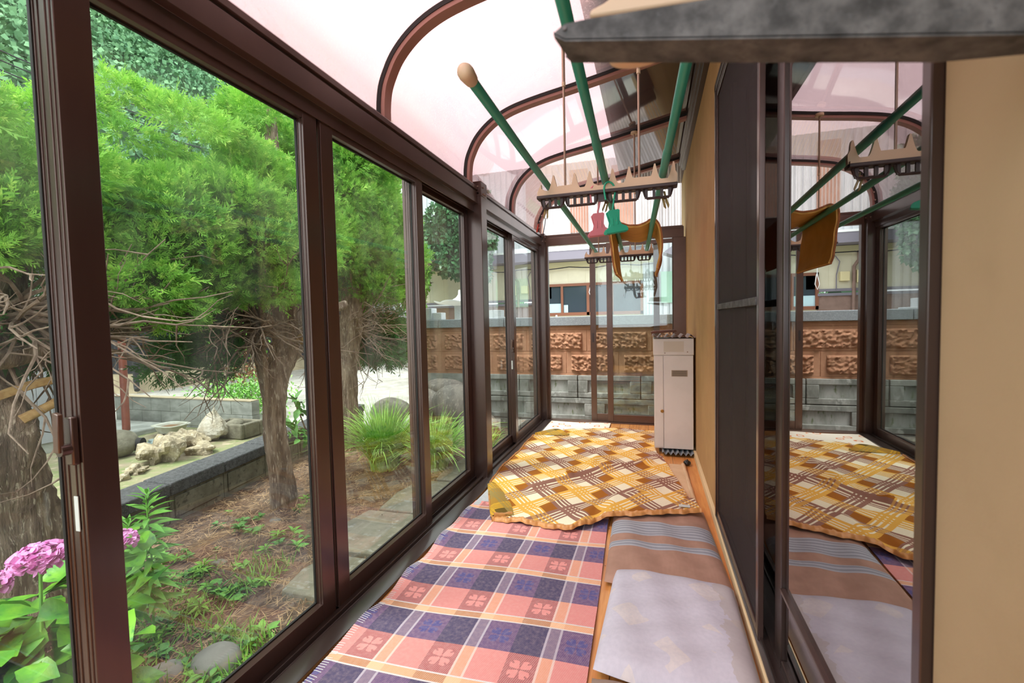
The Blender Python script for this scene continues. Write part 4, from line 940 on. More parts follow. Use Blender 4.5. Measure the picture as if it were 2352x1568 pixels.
for c_, r_, mt, lb, am, sd_ in rocks: tag(M().blob(c_, r_, 14, am, sd_, freq=3.4).build('rock', MAT[mt], smooth=22), lb, 'rock', 'rocks behind the low wall')
wp = M(); wp.blob((-5.50, 4.50, -.03), (.17, .13, .22), 14, .28, 61, freq=3.2)
wp.v = [(-5.50+(x+5.50)*max(.15, 1-max(0, z+.08)*3.2), 4.50+(y-4.50)*max(.15, 1-max(0, z+.08)*3.2), z) for x, y, z in wp.v]
tag(wp.build('rock', MAT['rock_white'], smooth=22), 'white pointed rock standing upright', 'rock', 'rocks behind the low wall')
t_ = thing('stone_trough', 'grey stone trough at the end of the neighbour wall', 'stone trough', (-5.4, 4.75, -.24))
M().box(-5.72, -5.14, 4.58, 4.64, -.24, -.04).box(-5.72, -5.14, 4.88, 4.94, -.24, -.04).box(-5.72, -5.66, 4.64, 4.88, -.24, -.04).box(-5.20, -5.14, 4.64, 4.88, -.24, -.04).box(-5.66, -5.20, 4.64, 4.88, -.24, -.14).build('trough_body', MAT['tuff'], t_, bevel=.02)
t_ = thing('plastic_tray', 'white shallow tray with rusty brown water on the pad', 'tray', (-6.5, 4.68, -.20))
def rrect(hx, hy, n=20): return [(math.copysign(abs(math.cos(a))**.5, math.cos(a))*hx, math.copysign(abs(math.sin(a))**.5, math.sin(a))*hy) for a in [2*math.pi*i/n for i in range(n)]]
rows = []
for hx, hy, z in ((.15, .11, .0), (.19, .15, .10), (.22, .18, .105), (.215, .175, .113), (.17, .13, .108), (.15, .11, .06), (.01, .01, .06)):
    rr = rrect(hx, hy); rows.append([(-6.5+a, 4.66+b_, -.22+z) for a, b_ in rr+[rr[0]]])
M().grid(rows).build('tray_body', MAT['tray_white'], t_, smooth=50)
M().prism([(-6.5+a, 4.66+b_) for a, b_ in rrect(.16, .12)], -.15, -.14, 'z').build('rusty_water', MAT['rust_water'], t_)
tag(M().box(-8.4, -6.85, 4.15, 4.95, -.26, -.17).build('concrete_pad', MAT['concrete'], bevel=.02), 'flat concrete pad with an orange stain by the grey shed', 'concrete pad')
t_ = thing('neighbour_block_wall', 'bare grey block wall with pale top crossing the neighbour yard', 'block wall', (-6.7, 5.1, -.4))
m_ = M()
for r_, z in enumerate((-.42, -.22, -.02)):
    x = -8.2+(.2 if r_ % 2 else 0)
    while x < -5.42: m_.box(x+.003, min(x+.397, -5.42), 5.02, 5.15, z+.003, z+.197); x += .4
m_.box(-8.2, -5.43, 5.03, 5.14, -.42, .17).build('block_courses', MAT['concrete'], t_, bevel=.004)
M().box(-8.2, -5.425, 5.015, 5.155, .178, .19).build('wall_top', MAT['foundation'], t_)
# grey shed with downpipe
t_ = thing('grey_shed', 'light grey sided shed wall behind the nearest juniper', 'shed', (-7, 1.5, -.3))
m_ = M(); y = -3.0
while y < 4.12: m_.box(-7.35, -6.95, y+.003, min(y+.147, 4.12), -.10, 2.3); y += .15
m_.box(-9.5, -6.96, -3.0, 4.11, -.10, 2.3).build('shed_wall', MAT['shed_grey'], t_, bevel=.002)
M().box(-9.5, -6.97, -3.0, 4.10, -.3, -.10).build('shed_foundation', MAT['concrete'], t_)
M().prism([(-6.70, 2.28), (-9.7, 2.9), (-9.7, 2.98), (-6.70, 2.36)], -3.2, 4.3).build('shed_roof', MAT['house_black'], t_)
t_ = thing('downpipe', 'brownish red downpipe with a blue end beside the grey shed', 'downpipe', (-6.83, 4.17, -.22))
M().tube([(-6.86, 4.32, -.13), (-6.86, 4.33, 1.25)], .045, 12).build('pipe', MAT['pipe_red'], t_); M().tube([(-6.86, 4.32, -.24), (-6.86, 4.32, -.12)], .040, 12).build('blue_end', MAT['pipe_blue'], t_)
M().tube([(-6.86, 4.325, .70), (-6.86, 4.325, .72)], .049, 12).build('pipe_clip', MAT['steel_bolt'], t_)
# black house
t_ = thing('black_house', 'house with black vertical siding on a beige foundation across the driveway', 'house', (-13, 10, -.4))
def quadwall(m_, a, b_, z0, z1, th=.1):
    a, b_ = np.array(a), np.array(b_); d = (b_-a)/np.linalg.norm(b_-a); n_ = np.array([-d[1], d[0]])*th
    vs = [(*a, z0), (*b_, z0), (*(b_+n_), z0), (*(a+n_), z0), (*a, z1), (*b_, z1), (*(b_+n_), z1), (*(a+n_), z1)]
    return m_.add(vs, [(0, 3, 2, 1), (4, 5, 6, 7), (0, 1, 5, 4), (1, 2, 6, 5), (2, 3, 7, 6), (3, 0, 4, 7)])
cA, cB, cC = (-12.40, 8.10), (-11.75, 15.5), (-20.0, 6.6)
m_ = M()
for (a, b_) in ((cA, cB), (cC, cA)):
    a_, b2 = np.array(a), np.array(b_); L_ = np.linalg.norm(b2-a_); k = int(L_/.26)
    for i in range(k):
        p0 = a_+(b2-a_)*(i/k); p1 = a_+(b2-a_)*((i+.94)/k); quadwall(m_, p0, p1, .12, 3.4, .12)
    quadwall(m_, a, b_, .10, 3.4, .20)
m_.v = [(x-.0, y, z) for x, y, z in m_.v]; m_.build('black_siding', MAT['house_black'], t_)
m_ = M(); quadwall(m_, cA, cB, -.5, .12, .14); quadwall(m_, cC, cA, -.5, .12, .14); m_.build('foundation', MAT['foundation'], t_)
m_ = M(); dd = (np.array(cB)-np.array(cA)); dd = dd/np.linalg.norm(dd); p0 = np.array(cA)+dd*1.75; n_ = np.array([dd[1], -dd[0]])*.01; m_.prism([tuple(p0+n_), tuple(p0+dd*.55+n_), tuple(p0+dd*.55-n_*3), tuple(p0-n_*3)], -.12, .09, 'z'); m_.build('vent_opening', MAT['rubber'], t_)
M().prism([(-11.2, 7.4), (-11.0, 16.2), (-20.5, 17), (-20.5, 5.8)], 3.4, 3.55, 'z').build('roof_edge', MAT['plywood_dark'], t_)
t_ = thing('drainpipe', 'black drainpipe at the corner of the black house above a patch of moss', 'drainpipe', (-12.2, 8.0, -.3))
M().tube([(-12.28, 8.02, 3.3), (-12.28, 8.02, -.20), (-12.20, 7.98, -.27)], .06, 12).build('pipe', MAT['wire_black'], t_)
P = np.array([[(-11.4+.5*math.cos(a)*r_, 7.5+.28*math.sin(a)*r_, -.385+.04*(1-r_*r_)) for r_ in np.linspace(.01, 1, 6)] for a in np.linspace(0, 2*math.pi, 20)])
m_, t2, p2, o2 = newmat('moss'); MAT['moss'] = m_; setin(t2, p2, 'Base Color', mixc(t2, noise(t2, coords(t2), 14, 4), '8a9a3c', '6d7f34')); setin(t2, p2, 'Roughness', 1.0)
tag(M().grid(P).build('moss_patch', MAT['moss'], smooth=80), 'yellow-green moss patch on the concrete by the black drainpipe', 'moss', kind='stuff')
# =============================================================== garage building beyond the boundary wall
FY = 12.0
t_ = thing('garage_building', 'cream and white two-storey outbuilding beyond the boundary wall, with a wide brown window', 'building', (-3, FY, -.4))
m_ = M(); x = -6.6
while x < -.20:
    m_.box(x+.004, min(x+.44, -.2), FY, FY+.1, 1.80 if x < -2.78 else 2.16, 2.62); x += .45
m_.box(-6.6, -2.78, FY+.006, FY+.1, 1.80, 2.62).box(-2.78, -.20, FY+.006, FY+.1, 2.16, 2.62).box(-2.78, -.2, FY, FY+.1, -.4, 1.34)
m_.build('cream_siding', MAT['garage_cream'], t_)
M().box(-6.6, -2.78, FY-.02, FY+.1, -.4, 1.64).build('wainscot', MAT['wainscot'], t_); M().box(-6.6, -2.78, FY-.06, FY+.1, 1.64, 1.70).box(-6.6, -2.78, FY-.04, FY+.1, 1.74, 1.80).build('grey_rail', MAT['garage_band'], t_)
M().box(-6.6, .1, FY-.10, FY+.1, 2.62, 2.74).build('yellow_fascia', MAT['fascia_yellow'], t_)
M().box(-6.6, .15, FY-.55, FY+.1, 2.75, 2.97).build('eave_band', MAT['garage_band'], t_); M().box(-6.6, .15, FY-.56, FY+.1, 2.97, 3.02).build('white_gutter', MAT['white_paint'], t_)
m_ = M(); x = -6.6
while x < .10: m_.box(x, x+.11, FY-.02, FY+.02, 3.02, 5.3); x += .16
m_.box(-6.6, .13, FY, FY+.2, 3.02, 5.3).build('white_upper_siding', MAT['garage_white'], t_)
for xa, xb in ((-2.02, -1.55), (-.95, -.42), (-3.2, -2.75)): M().box(xa, xb, FY-.06, FY-.0, 3.5, 5.1).build('brown_shutter', MAT['shutter_brown'], t_)
m_ = M(); x = -.20
while x < .12: m_.box(x, x+.05, FY-.02, FY+.1, -.4, 2.62); x += .08
m_.box(-.2, .12, FY, FY+.1, -.4, 2.62).build('white_side_siding', MAT['garage_white'], t_)
wn = M(); 
for a, b_, c_, d_ in ((-2.80, -.20, 2.11, 2.18), (-2.80, -.20, 1.34, 1.42), (-2.80, -2.74, 1.34, 2.18), (-.27, -.20, 1.34, 2.18), (-2.30, -2.24, 1.42, 2.11), (-1.62, -1.55, 1.34, 2.11), (-1.0, -.94, 1.34, 2.11)): wn.box(a, b_, FY-.05, FY+.02, c_, d_)
wf = wn.build('window_frame', MAT['window_brown'], t_)
gm = bpy.data.materials.new('far_window_glass'); gm.use_nodes = True; gp = gm.node_tree.nodes['Principled BSDF']; gp.inputs['Base Color'].default_value = lin('39424a'); gp.inputs['Roughness'].default_value = .12; MAT['fg'] = gm
M().box(-2.78, -.22, FY, FY+.03, 1.40, 2.14).build('window_glass', gm, wf)
m_, t2, p2, o2 = newmat('pale_blue_blind'); setin(t2, p2, 'Base Color', 'b4d4da'); MAT['pb'] = m_
M().box(-2.74, -2.31, FY-.006, FY, 1.42, 1.66).box(-2.23, -2.12, FY-.006, FY, 1.42, 1.62).build('pale_blue_blind', m_, wf)
M().box(-2.44, -2.40, FY-.09, FY-.05, 1.24, 1.36).build('window_latch', MAT['white_paint'], wf)
for xa, xb, za, zb_ in ((-3.38, -3.20, 1.96, 2.17), (-3.62, -3.52, 1.92, 2.2)):
    tag(M().box(xa, xb, FY-.12, FY, za, zb_).build('meter_box', MAT['meter_box'], bevel=.01), 'yellowish meter box on the cream wall, '+('the larger one right of the pipe' if xa > -3.5 else 'the narrower one left of the pipe'), 'meter box')
t_ = thing('wall_conduit', 'grey-brown vertical conduit on the cream wall left of the far corner post', 'conduit', (-3.45, FY-.08, -.4))
M().tube([(-3.56, FY-.07, 2.62), (-3.56, FY-.07, 2.42), (-3.47, FY-.07, 2.28), (-3.47, FY-.07, -.3)], .035, 10).build('conduit_pipe', MAT['wainscot'], t_)
t_ = thing('wall_cable', 'thin grey cable looping up from the meter box on the cream wall', 'cable', (-3.1, FY-.06, 1.7))
M().tube([(-3.14, FY-.05, 1.78), (-3.14, FY-.05, 2.1), (-3.20, FY-.05, 2.4), (-3.12, FY-.05, 2.52), (-2.95, FY-.05, 2.58)], .012, 6).build('cable_line', MAT['garage_band'], t_)
m_ = M(); t_ = thing('utility_cable', 'dark cable strung under the eave of the cream outbuilding', 'cable', (-3, FY-.2, 2.55))
m_.tube([(-4.5+k*.35, FY-.16, 2.60-.05*math.sin(k*.9)**2) for k in range(14)], .014, 6).build('cable_line', MAT['wire_black'], t_)
for i, (x, z1, z2) in enumerate(((-2.70, 2.55, 1.78), (-1.48, 2.45, 1.80))):
    t_ = thing('hanging_string', ['white string loop hanging before the cream siding, beside the far corner post', 'knotted white string hanging before the cream siding, in the middle of the far opening'][i], 'string', (x, FY-.4, z2))
    M().tube([(x, FY-.3, z1), (x+.01, FY-.3, z2+.35), (x-.04, FY-.3, z2+.12), (x, FY-.3, z2), (x+.05, FY-.3, z2+.12), (x+.02, FY-.3, z2+.34)], .009, 5).build('string_loop', MAT['white_paint'], t_)
t_ = thing('side_building', 'white building with a mint green panel at the far right, beside the jamb', 'building', (1.2, 12.4, -.4))
m_ = M(); x = .14
while x < 4.9: m_.box(x, x+.11, 12.75, 12.81, -.4, 5.3); x += .16
m_.box(.14, 5, 12.78, 12.9, -.4, 5.3).build('louvred_wall', MAT['garage_white'], t_)
M().box(.24, 1.6, 12.69, 12.75, 1.62, 2.44).build('mint_panel', MAT['mint_panel'], t_)
M().prism([(.28, 2.80), (.60, 3.02), (1.4, 3.05), (1.4, 2.6), (.50, 2.72)], 11.6, 12.2).build('porch_roof', MAT['garage_band'], t_)
t_ = thing('concrete_house', 'pale building with a stained concrete parapet beyond the broadleaf tree', 'building', (-9, 16, -.4))
M().box(-12, -6.8, 16, 20, -.4, 5.6).build('house_wall', MAT['garage_white'], t_); M().box(-12.2, -6.6, 15.7, 20, 5.6, 6.2).build('parapet', MAT['concrete'], t_)
# stone lantern top behind the wall
t_ = thing('garden_lantern', 'white curved roof of a garden lantern showing over the boundary wall', 'lantern', (-3.95, 9.0, -.4))
rows = []
for r_, z in ((.02, 1.92), (.03, 1.82), (.07, 1.76), (.13, 1.72), (.30, 1.66), (.46, 1.63), (.50, 1.655), (.49, 1.63), (.2, 1.60), (.10, 1.58)):
    rows.append([(-3.92+r_*math.cos(a)*(1+.10*abs(math.sin(3*a))), 9.0+r_*math.sin(a)*(1+.10*abs(math.sin(3*a))), z+(.04*abs(math.sin(3*a)) if r_ > .4 else 0)) for a in np.linspace(0, 2*math.pi, 49)])
M().grid(rows).build('lantern_roof', MAT['white_paint'], t_, smooth=50)
M().tube([(-3.92, 9.0, -.4), (-3.92, 9.0, 1.6)], .12, 12).build('lantern_post', MAT['granite_light'], t_)
# =============================================================== TREES
def sprig_template(n=9, seed=0):
    rg = np.random.default_rng(seed); V = []; F = []
    def tri(a, d, L, w):
        d = d/np.linalg.norm(d); s = np.cross(d, [0, 0, 1.]); s = s/(np.linalg.norm(s)+1e-9)*w; b = len(V)
        V.extend([a, a+d*L*.5+s, a+d*L, a+d*L*.5-s]); F.append((b, b+1, b+2, b+3))
    tri(np.zeros(3), np.array([0, 1., 0]), 1.0, .035)
    for k in range(n-1):
        t__ = .12+.78*k/(n-1); sd_ = 1 if k % 2 else -1
        tri(np.array([0, t__, 0]), np.array([sd_*rg.uniform(.5, .9), rg.uniform(.8, 1.1), rg.uniform(-.35, .35)]), .44*(1.1-t__*.55), .047)
    return np.array(V), np.array(F)
TVJ = [sprig_template(8, s) for s in range(3)]
def quads(F):
    return F
def juniper_foliage(name, parent, clumps, mat, dens=1.0, sl=(.06, .13), up=.45, seed=0):
    rg = np.random.default_rng(seed); VV = []; FF = []; base = 0
    for (cx, cy, cz, rx, ry, rz, *rest) in clumps:
        d0 = np.array(rest[0]) if rest else np.array([0, 0, 1.])
        area = (rx*ry+ry*rz+rx*rz)/3; n = int(dens*5200*area**.75)+30
        u = rg.normal(size=(n, 3)); u /= np.linalg.norm(u, axis=1, keepdims=True)
        r_ = rg.uniform(.45, 1.0, n)**.6
        pos = np.array([cx, cy, cz])+u*np.array([rx, ry, rz])*r_[:, None]
        d = u*.8+d0*up+rg.normal(0, .28, (n, 3)); L_ = rg.uniform(sl[0], sl[1], n)
        L_ *= np.where(rg.random(n) < .05, 1.7, 1)
        tv, tf = TVJ[rg.integers(0, 3)]
        V, F = scatter(tv, tf, pos, d, rg.uniform(0, 6.28, n), L_); VV.append(V); FF.append(F+base); base += len(V)
    V = np.concatenate(VV); F = np.concatenate(FF)
    return fastmesh(name, V, F, mat, parent)
def clump_fill(lo, hi, n, rs, seed, test=None, up=(0, 0, 1)):
    rg = np.random.default_rng(seed); out = []
    while len(out) < n:
        p_ = rg.uniform(lo, hi)
        if test is None or test(p_): r_ = rg.uniform(*rs); out.append((p_[0], p_[1], p_[2], r_*1.1, r_*1.1, r_*.75, (rg.normal(0, .5), rg.normal(0, .5), 1)))
    return out
def branchwork(m_, root, n, spread, seed, r0=.012, droop=0, sub=3, L=(.5, .9), dirf=None):
    rg = np.random.default_rng(seed)
    for _ in range(n):
        d = dirf(rg) if dirf else rg.normal(size=3); d = d/np.linalg.norm(d); p_ = np.array(root, float)+rg.uniform(-.06, .06, 3); pts = [p_.copy()]; l_ = rg.uniform(*L)/7
        for k in range(7): d = d+rg.normal(0, .22, 3)+np.array([0, 0, -droop*.1]); d /= np.linalg.norm(d); p_ = p_+d*l_; pts.append(p_.copy())
        m_.tube(pts, [r0*(1-.8*k/7) for k in range(8)], 5)
        for _s in range(sub):
            k = rg.integers(2, 7); q = pts[k].copy(); e = d+rg.normal(0, .7, 3); sp_ = [q.copy()]
            for j in range(4): e = e/np.linalg.norm(e); q = q+e*l_*.6; e = e+rg.normal(0, .3, 3); sp_.append(q.copy())
            m_.tube(sp_, [r0*.45*(1-.2*j) for j in range(5)], 4)
def trunk(m_, pts, rs, n=22, seed=0):
    P = catmull([np.array(p_) for p_ in pts], 8) if False else None
    pp = [np.array(q, float) for q in pts]; fine = []; rf = []
    for i in range(len(pp)-1):
        for j in range(10):
            u = j/10; a, b_, c_, d_ = pp[max(i-1, 0)], pp[i], pp[i+1], pp[min(i+2, len(pp)-1)]
            fine.append(.5*((2*b_)+(-a+c_)*u+(2*a-5*b_+4*c_-d_)*u*u+(-a+3*b_-3*c_+d_)*u**3)); rf.append(rs[i]*(1-u)+rs[i+1]*u)
    fine.append(pp[-1]); rf.append(rs[-1]); k0 = len(m_.v); m_.tube(fine, rf, n)
    rg = np.random.default_rng(seed); ph = rg.uniform(0, 6.28, n); nn = len(fine)
    for i in range(nn):
        c_ = fine[i]
        for j in range(n):
            q = np.array(m_.v[k0+i*n+j]); s_ = 1+.10*math.sin(5*2*math.pi*j/n+i*.09+ph[0])+.06*math.sin(9*2*math.pi*j/n-i*.15+ph[1])+rg.uniform(-.05, .05)
            m_.v[k0+i*n+j] = tuple(c_+(q-c_)*s_)
    return fine
# --- middle juniper (tree B)
tB = thing('juniper_tree', 'large bright green juniper filling the biggest window, slim trunk with a sawn-off limb', 'tree', (-3.2, 3.26, GZ), group='junipers in the garden')
m_ = M(); trunk(m_, [(-3.2, 3.26, GZ-.03), (-3.19, 3.24, -.1), (-3.2, 3.20, .35), (-3.2, 3.25, .80), (-3.2, 3.42, 1.15), (-3.18, 3.36, 1.6), (-3.2, 3.30, 2.3), (-3.2, 3.32, 3.2)], [.125, .095, .085, .10, .13, .12, .08, .03], 24, 3)
trunk(m_, [(-3.2, 3.20, .35), (-3.22, 3.14, .75), (-3.25, 3.1, 1.1), (-3.3, 3.02, 1.6), (-3.35, 2.9, 2.2)], [.06, .05, .05, .045, .02], 12, 4)
trunk(m_, [(-3.22, 3.3, 1.25), (-3.3, 2.9, 1.38), (-3.4, 2.4, 1.30), (-3.45, 1.9, 1.15)], [.07, .055, .045, .03], 12, 5)
trunk(m_, [(-3.15, 3.4, 1.15), (-3.0, 3.62, 1.35), (-2.95, 3.9, 1.45)], [.08, .06, .04], 12, 6)
m_.build('trunk', MAT['bark'], tB, smooth=60)
m_ = M(); M2 = M().tube([(-3.06, 3.40, 1.12), (-2.98, 3.38, 1.13)], .050, 14); M2.build('sawn_limb_end', MAT['cut_wood'], tB, bevel=.004)
branchwork(m_, (-3.2, 3.1, 1.25), 60, 1, 8, .011, .3, 4, (.5, 1.1), lambda rg: np.array([rg.normal(0, .5), rg.uniform(-1.2, .3), rg.normal(.0, .35)]))
branchwork(m_, (-3.2, 3.38, 1.2), 36, 1, 9, .008, .4, 4, (.25, .6), lambda rg: np.array([rg.normal(.3, .5), rg.normal(0, .6), rg.normal(0, .5)]))
m_.build('bare_twigs', MAT['twig'], tB, smooth=60)
topB = lambda q: q[2] < 2.06+(q[1]-1.85)*.40
cl = clump_fill((-3.7, 1.75, 1.7), (-2.85, 3.7, 3.0), 84, (.13, .24), 21, topB)
cl += clump_fill((-3.2, 1.9, 1.5), (-2.7, 3.1, 2.3), 34, (.12, .22), 22)
cl += clump_fill((-3.8, 3.1, 2.5), (-3.1, 3.8, 3.2), 16, (.13, .22), 23)
cl += [(-2.85, 2.10, 1.38, .14, .22, .12, (.3, .3, -.6)), (-2.8, 1.95, 1.5, .15, .2, .12, (.3, 0, -.5)), (-2.9, 2.4, 2.62, .14, .35, .08, (.2, .5, .9)), (-2.9, 2.75, 2.6, .1, .3, .07, (.2, .8, .7)), (-3.3, 2.45, 2.85, .04, .32, .05, (0, 1.3, .5)), (-3.0, 2.1, 2.42, .05, .26, .05, (0, 1.3, .6)), (-3.2, 3.5, 1.62, .12, .16, .10), (-2.85, 3.45, 1.85, .14, .16, .12, (0, .3, -.3)), (-2.9, 3.55, 2.2, .12, .14, .3)]
juniper_foliage('foliage', tB, cl, MAT['juniper'], 1.65, (.045, .092), .45, 31)
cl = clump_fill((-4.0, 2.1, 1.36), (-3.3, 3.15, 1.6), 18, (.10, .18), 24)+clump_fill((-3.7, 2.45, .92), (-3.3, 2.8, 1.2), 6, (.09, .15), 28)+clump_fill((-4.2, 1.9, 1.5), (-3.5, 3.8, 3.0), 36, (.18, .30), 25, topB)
juniper_foliage('inner_foliage', tB, cl, MAT['juniper_inner_shade'], .65, (.06, .13), .1, 32)
# --- far juniper (tree C)
tC = thing('juniper_tree', 'second juniper with a straight trunk behind the spiky grass, right of the double mullion', 'tree', (-3.83, 5.05, GZ), group='junipers in the garden')
m_ = M(); trunk(m_, [(-3.83, 5.05, GZ-.03), (-3.83, 5.03, .1), (-3.83, 5.06, .7), (-3.8, 5.12, 1.2), (-3.8, 5.2, 2.0), (-3.85, 5.3, 3.2)], [.15, .12, .12, .14, .10, .03], 24, 13)
trunk(m_, [(-3.83, 5.1, .75), (-3.8, 5.3, 1.1), (-3.75, 5.6, 1.4)], [.07, .05, .03], 12, 14); m_.build('trunk', MAT['bark'], tC, smooth=60)
m_ = M(); branchwork(m_, (-3.8, 5.15, 1.2), 70, 1, 18, .010, .2, 4, (.5, 1.2), lambda rg: np.array([rg.normal(.2, .5), rg.uniform(-.3, 1.5), rg.normal(.0, .35)])); m_.build('bare_twigs', MAT['twig'], tC, smooth=60)
cl = clump_fill((-4.3, 4.6, 1.9), (-3.4, 6.15, 3.6), 84, (.18, .32), 41)+clump_fill((-3.9, 5.0, 1.55), (-3.3, 6.1, 2.0), 20, (.13, .2), 42)+clump_fill((-4.2, 4.8, 3.4), (-3.6, 5.8, 4.0), 12, (.18, .28), 47)
juniper_foliage('foliage', tC, cl, MAT['juniper'], 1.0, (.055, .115), .5, 43)
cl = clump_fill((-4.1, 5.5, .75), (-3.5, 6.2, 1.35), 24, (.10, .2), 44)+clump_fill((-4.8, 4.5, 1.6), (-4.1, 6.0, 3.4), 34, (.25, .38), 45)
juniper_foliage('inner_foliage', tC, cl, MAT['juniper_inner_shade'], .4, (.08, .16), -.4, 46)
# --- near juniper (tree A)
tA = thing('juniper_tree', 'thick gnarled juniper trunk at the left edge with tangled bare branches', 'tree', (-3.25, 1.45, GZ), group='junipers in the garden')
m_ = M(); trunk(m_, [(-3.25, 1.50, GZ-.05), (-3.25, 1.48, -.1), (-3.28, 1.42, .35), (-3.30, 1.38, .75), (-3.32, 1.36, 1.0)], [.30, .235, .225, .24, .16], 34, 23)
trunk(m_, [(-3.3, 1.42, .80), (-3.32, 1.50, 1.05), (-3.35, 1.52, 1.3), (-3.4, 1.6, 1.7), (-3.5, 1.7, 2.6)], [.12, .10, .09, .08, .03], 14, 24)
trunk(m_, [(-3.3, 1.30, .85), (-3.25, 1.15, 1.05), (-3.2, .9, 1.2), (-3.2, .5, 1.5)], [.13, .10, .08, .05], 14, 25)
trunk(m_, [(-3.1, 1.15, 1.10), (-3.1, 1.45, 1.12), (-3.15, 1.75, 1.22), (-3.2, 2.1, 1.30)], [.05, .055, .05, .03], 12, 26)
m_.build('trunk', MAT['bark'], tA, smooth=60)
m_ = M(); trunk(m_, [(-3.08, 1.38, .93), (-3.05, 1.55, .98), (-3.0, 1.8, 1.0)], [.022, .022, .02], 10, 27); trunk(m_, [(-3.05, 1.45, .80), (-3.0, 1.58, .88), (-2.98, 1.72, .97)], [.025, .022, .02], 10, 28); m_.build('peeled_branches', MAT['cut_wood'], tA, smooth=60)
m_ = M(); branchwork(m_, (-3.2, 1.5, 1.35), 80, 1, 28, .012, .2, 4, (.5, 1.1), lambda rg: np.array([rg.normal(.2, .4), rg.normal(0, 1), rg.normal(.0, .3)])); m_.build('bare_twigs', MAT['twig'], tA, smooth=60)
cl = clump_fill((-3.7, .6, 1.75), (-2.95, 1.70, 2.5), 44, (.13, .23), 51)+clump_fill((-3.3, 1.1, 1.55), (-2.9, 1.7, 1.9), 9, (.1, .17), 52)
cl += [(-3.25, 1.95, 2.62, .05, .18, .08, (0, 1, .6)), (-3.25, 2.2, 2.80, .04, .22, .06, (0, 1.2, .8))]
juniper_foliage('foliage', tA, cl, MAT['juniper'], 2.0, (.04, .09), .4, 54)
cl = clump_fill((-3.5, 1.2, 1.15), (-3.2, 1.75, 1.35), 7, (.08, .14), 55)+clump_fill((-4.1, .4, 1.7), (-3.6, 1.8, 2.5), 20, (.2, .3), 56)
juniper_foliage('inner_foliage', tA, cl, MAT['juniper_inner_shade'], .7, (.07, .14), -.2, 57)
# broadleaf trees behind the boundary wall
def leaf_template(w=.35, fold=.12, tip=.1):
    V = []; F = []; prof = [(0, .02), (.15, .55), (.4, 1.0), (.7, .72), (1.0, .03)]
    for y, k in prof: V += [(-w*k, y, fold*k+.0-tip*y*y), (0, y, -tip*y*y), (w*k, y, fold*k-tip*y*y)]
    for i in range(4):
        for j in range(2): a = 3*i+j; F.append((a, a+1, a+4, a+3))
    return np.array(V), np.array(F)
KITE = (np.array([(0, 0, 0), (.42, .5, .05), (0, 1, -.1), (-.42, .5, .05)]), np.array([(0, 1, 2, 3)]))
def leaves(name, parent, pos, d, L_, mat, w=.35, fold=.12, tip=.1, seed=0, origin=None):
    rg = np.random.default_rng(seed); tv, tf = leaf_template(w, fold, tip); V, F = scatter(tv, tf, np.asarray(pos, float), np.asarray(d, float), rg.uniform(-.7, .7, len(pos)), L_)
    return fastmesh(name, V, F, mat, parent, origin or (0, 0, 0), smooth=True)
def broadleaf(label, cx, cy, zb_, rx, ry, rz, n, mat, L_, seed, zbase=-.4, group=None, th=.12):
    rg = np.random.default_rng(seed); t_ = thing('broadleaf_tree', label, 'tree', (cx, cy, zbase), group=group)
    m_ = M(); trunk(m_, [(cx, cy, zbase), (cx+.1, cy, zb_-rz*.4), (cx, cy+.1, zb_+rz*.3)], [th, th*.8, th*.3], 12, seed); branchwork(m_, (cx, cy, zb_-rz*.3), 10, 1, seed, th*.3, 0, 2, (rx*.8, rx*1.2), lambda r: np.array([r.normal(), r.normal(), r.uniform(0, 1.5)])); m_.build('trunk', MAT['bark_dark'], t_, smooth=60)
    cs = rg.normal(size=(26, 3)); cs /= np.linalg.norm(cs, axis=1, keepdims=True); cs = np.array([cx, cy, zb_])+cs*np.array([rx, ry, rz])*rg.uniform(.35, .85, (26, 1))
    ci = rg.integers(0, 26, n); u = rg.normal(size=(n, 3)); u /= np.linalg.norm(u, axis=1, keepdims=True)
    pos = cs[ci]+u*np.array([rx, ry, rz])*.34*rg.uniform(.6, 1, (n, 1)); d = u+rg.normal(0, .6, (n, 3))-np.array([0, 0, .4])
    V, F = scatter(KITE[0], KITE[1], pos, d, rg.uniform(0, 6, n), rg.uniform(L_*.7, L_*1.2, n)); fastmesh('foliage', V, F, mat, t_)
    return t_
broadleaf('glossy dark green broadleaf tree beyond the boundary wall, seen beside the middle post', -4.65, 10.9, 3.35, .95, .8, 1.5, 14000, MAT['leaf_broad'], .12, 61)
broadleaf('bright yellow-green shrubby tree left of the dark broadleaf tree, behind the wall end', -6.0, 10.6, 2.6, .75, .7, 1.5, 7000, MAT['leaf_bright'], .12, 62)
broadleaf('tall green tree rising behind the far juniper', -9.6, 13.2, 4.2, 1.5, 1.2, 2.6, 9000, MAT['leaf_bright'], .26, 63)
broadleaf('leafy tree standing behind the black house', -22.5, 18.0, 4.6, 2.2, 2.4, 2.8, 9000, MAT['leaf_broad'], .3, 64)
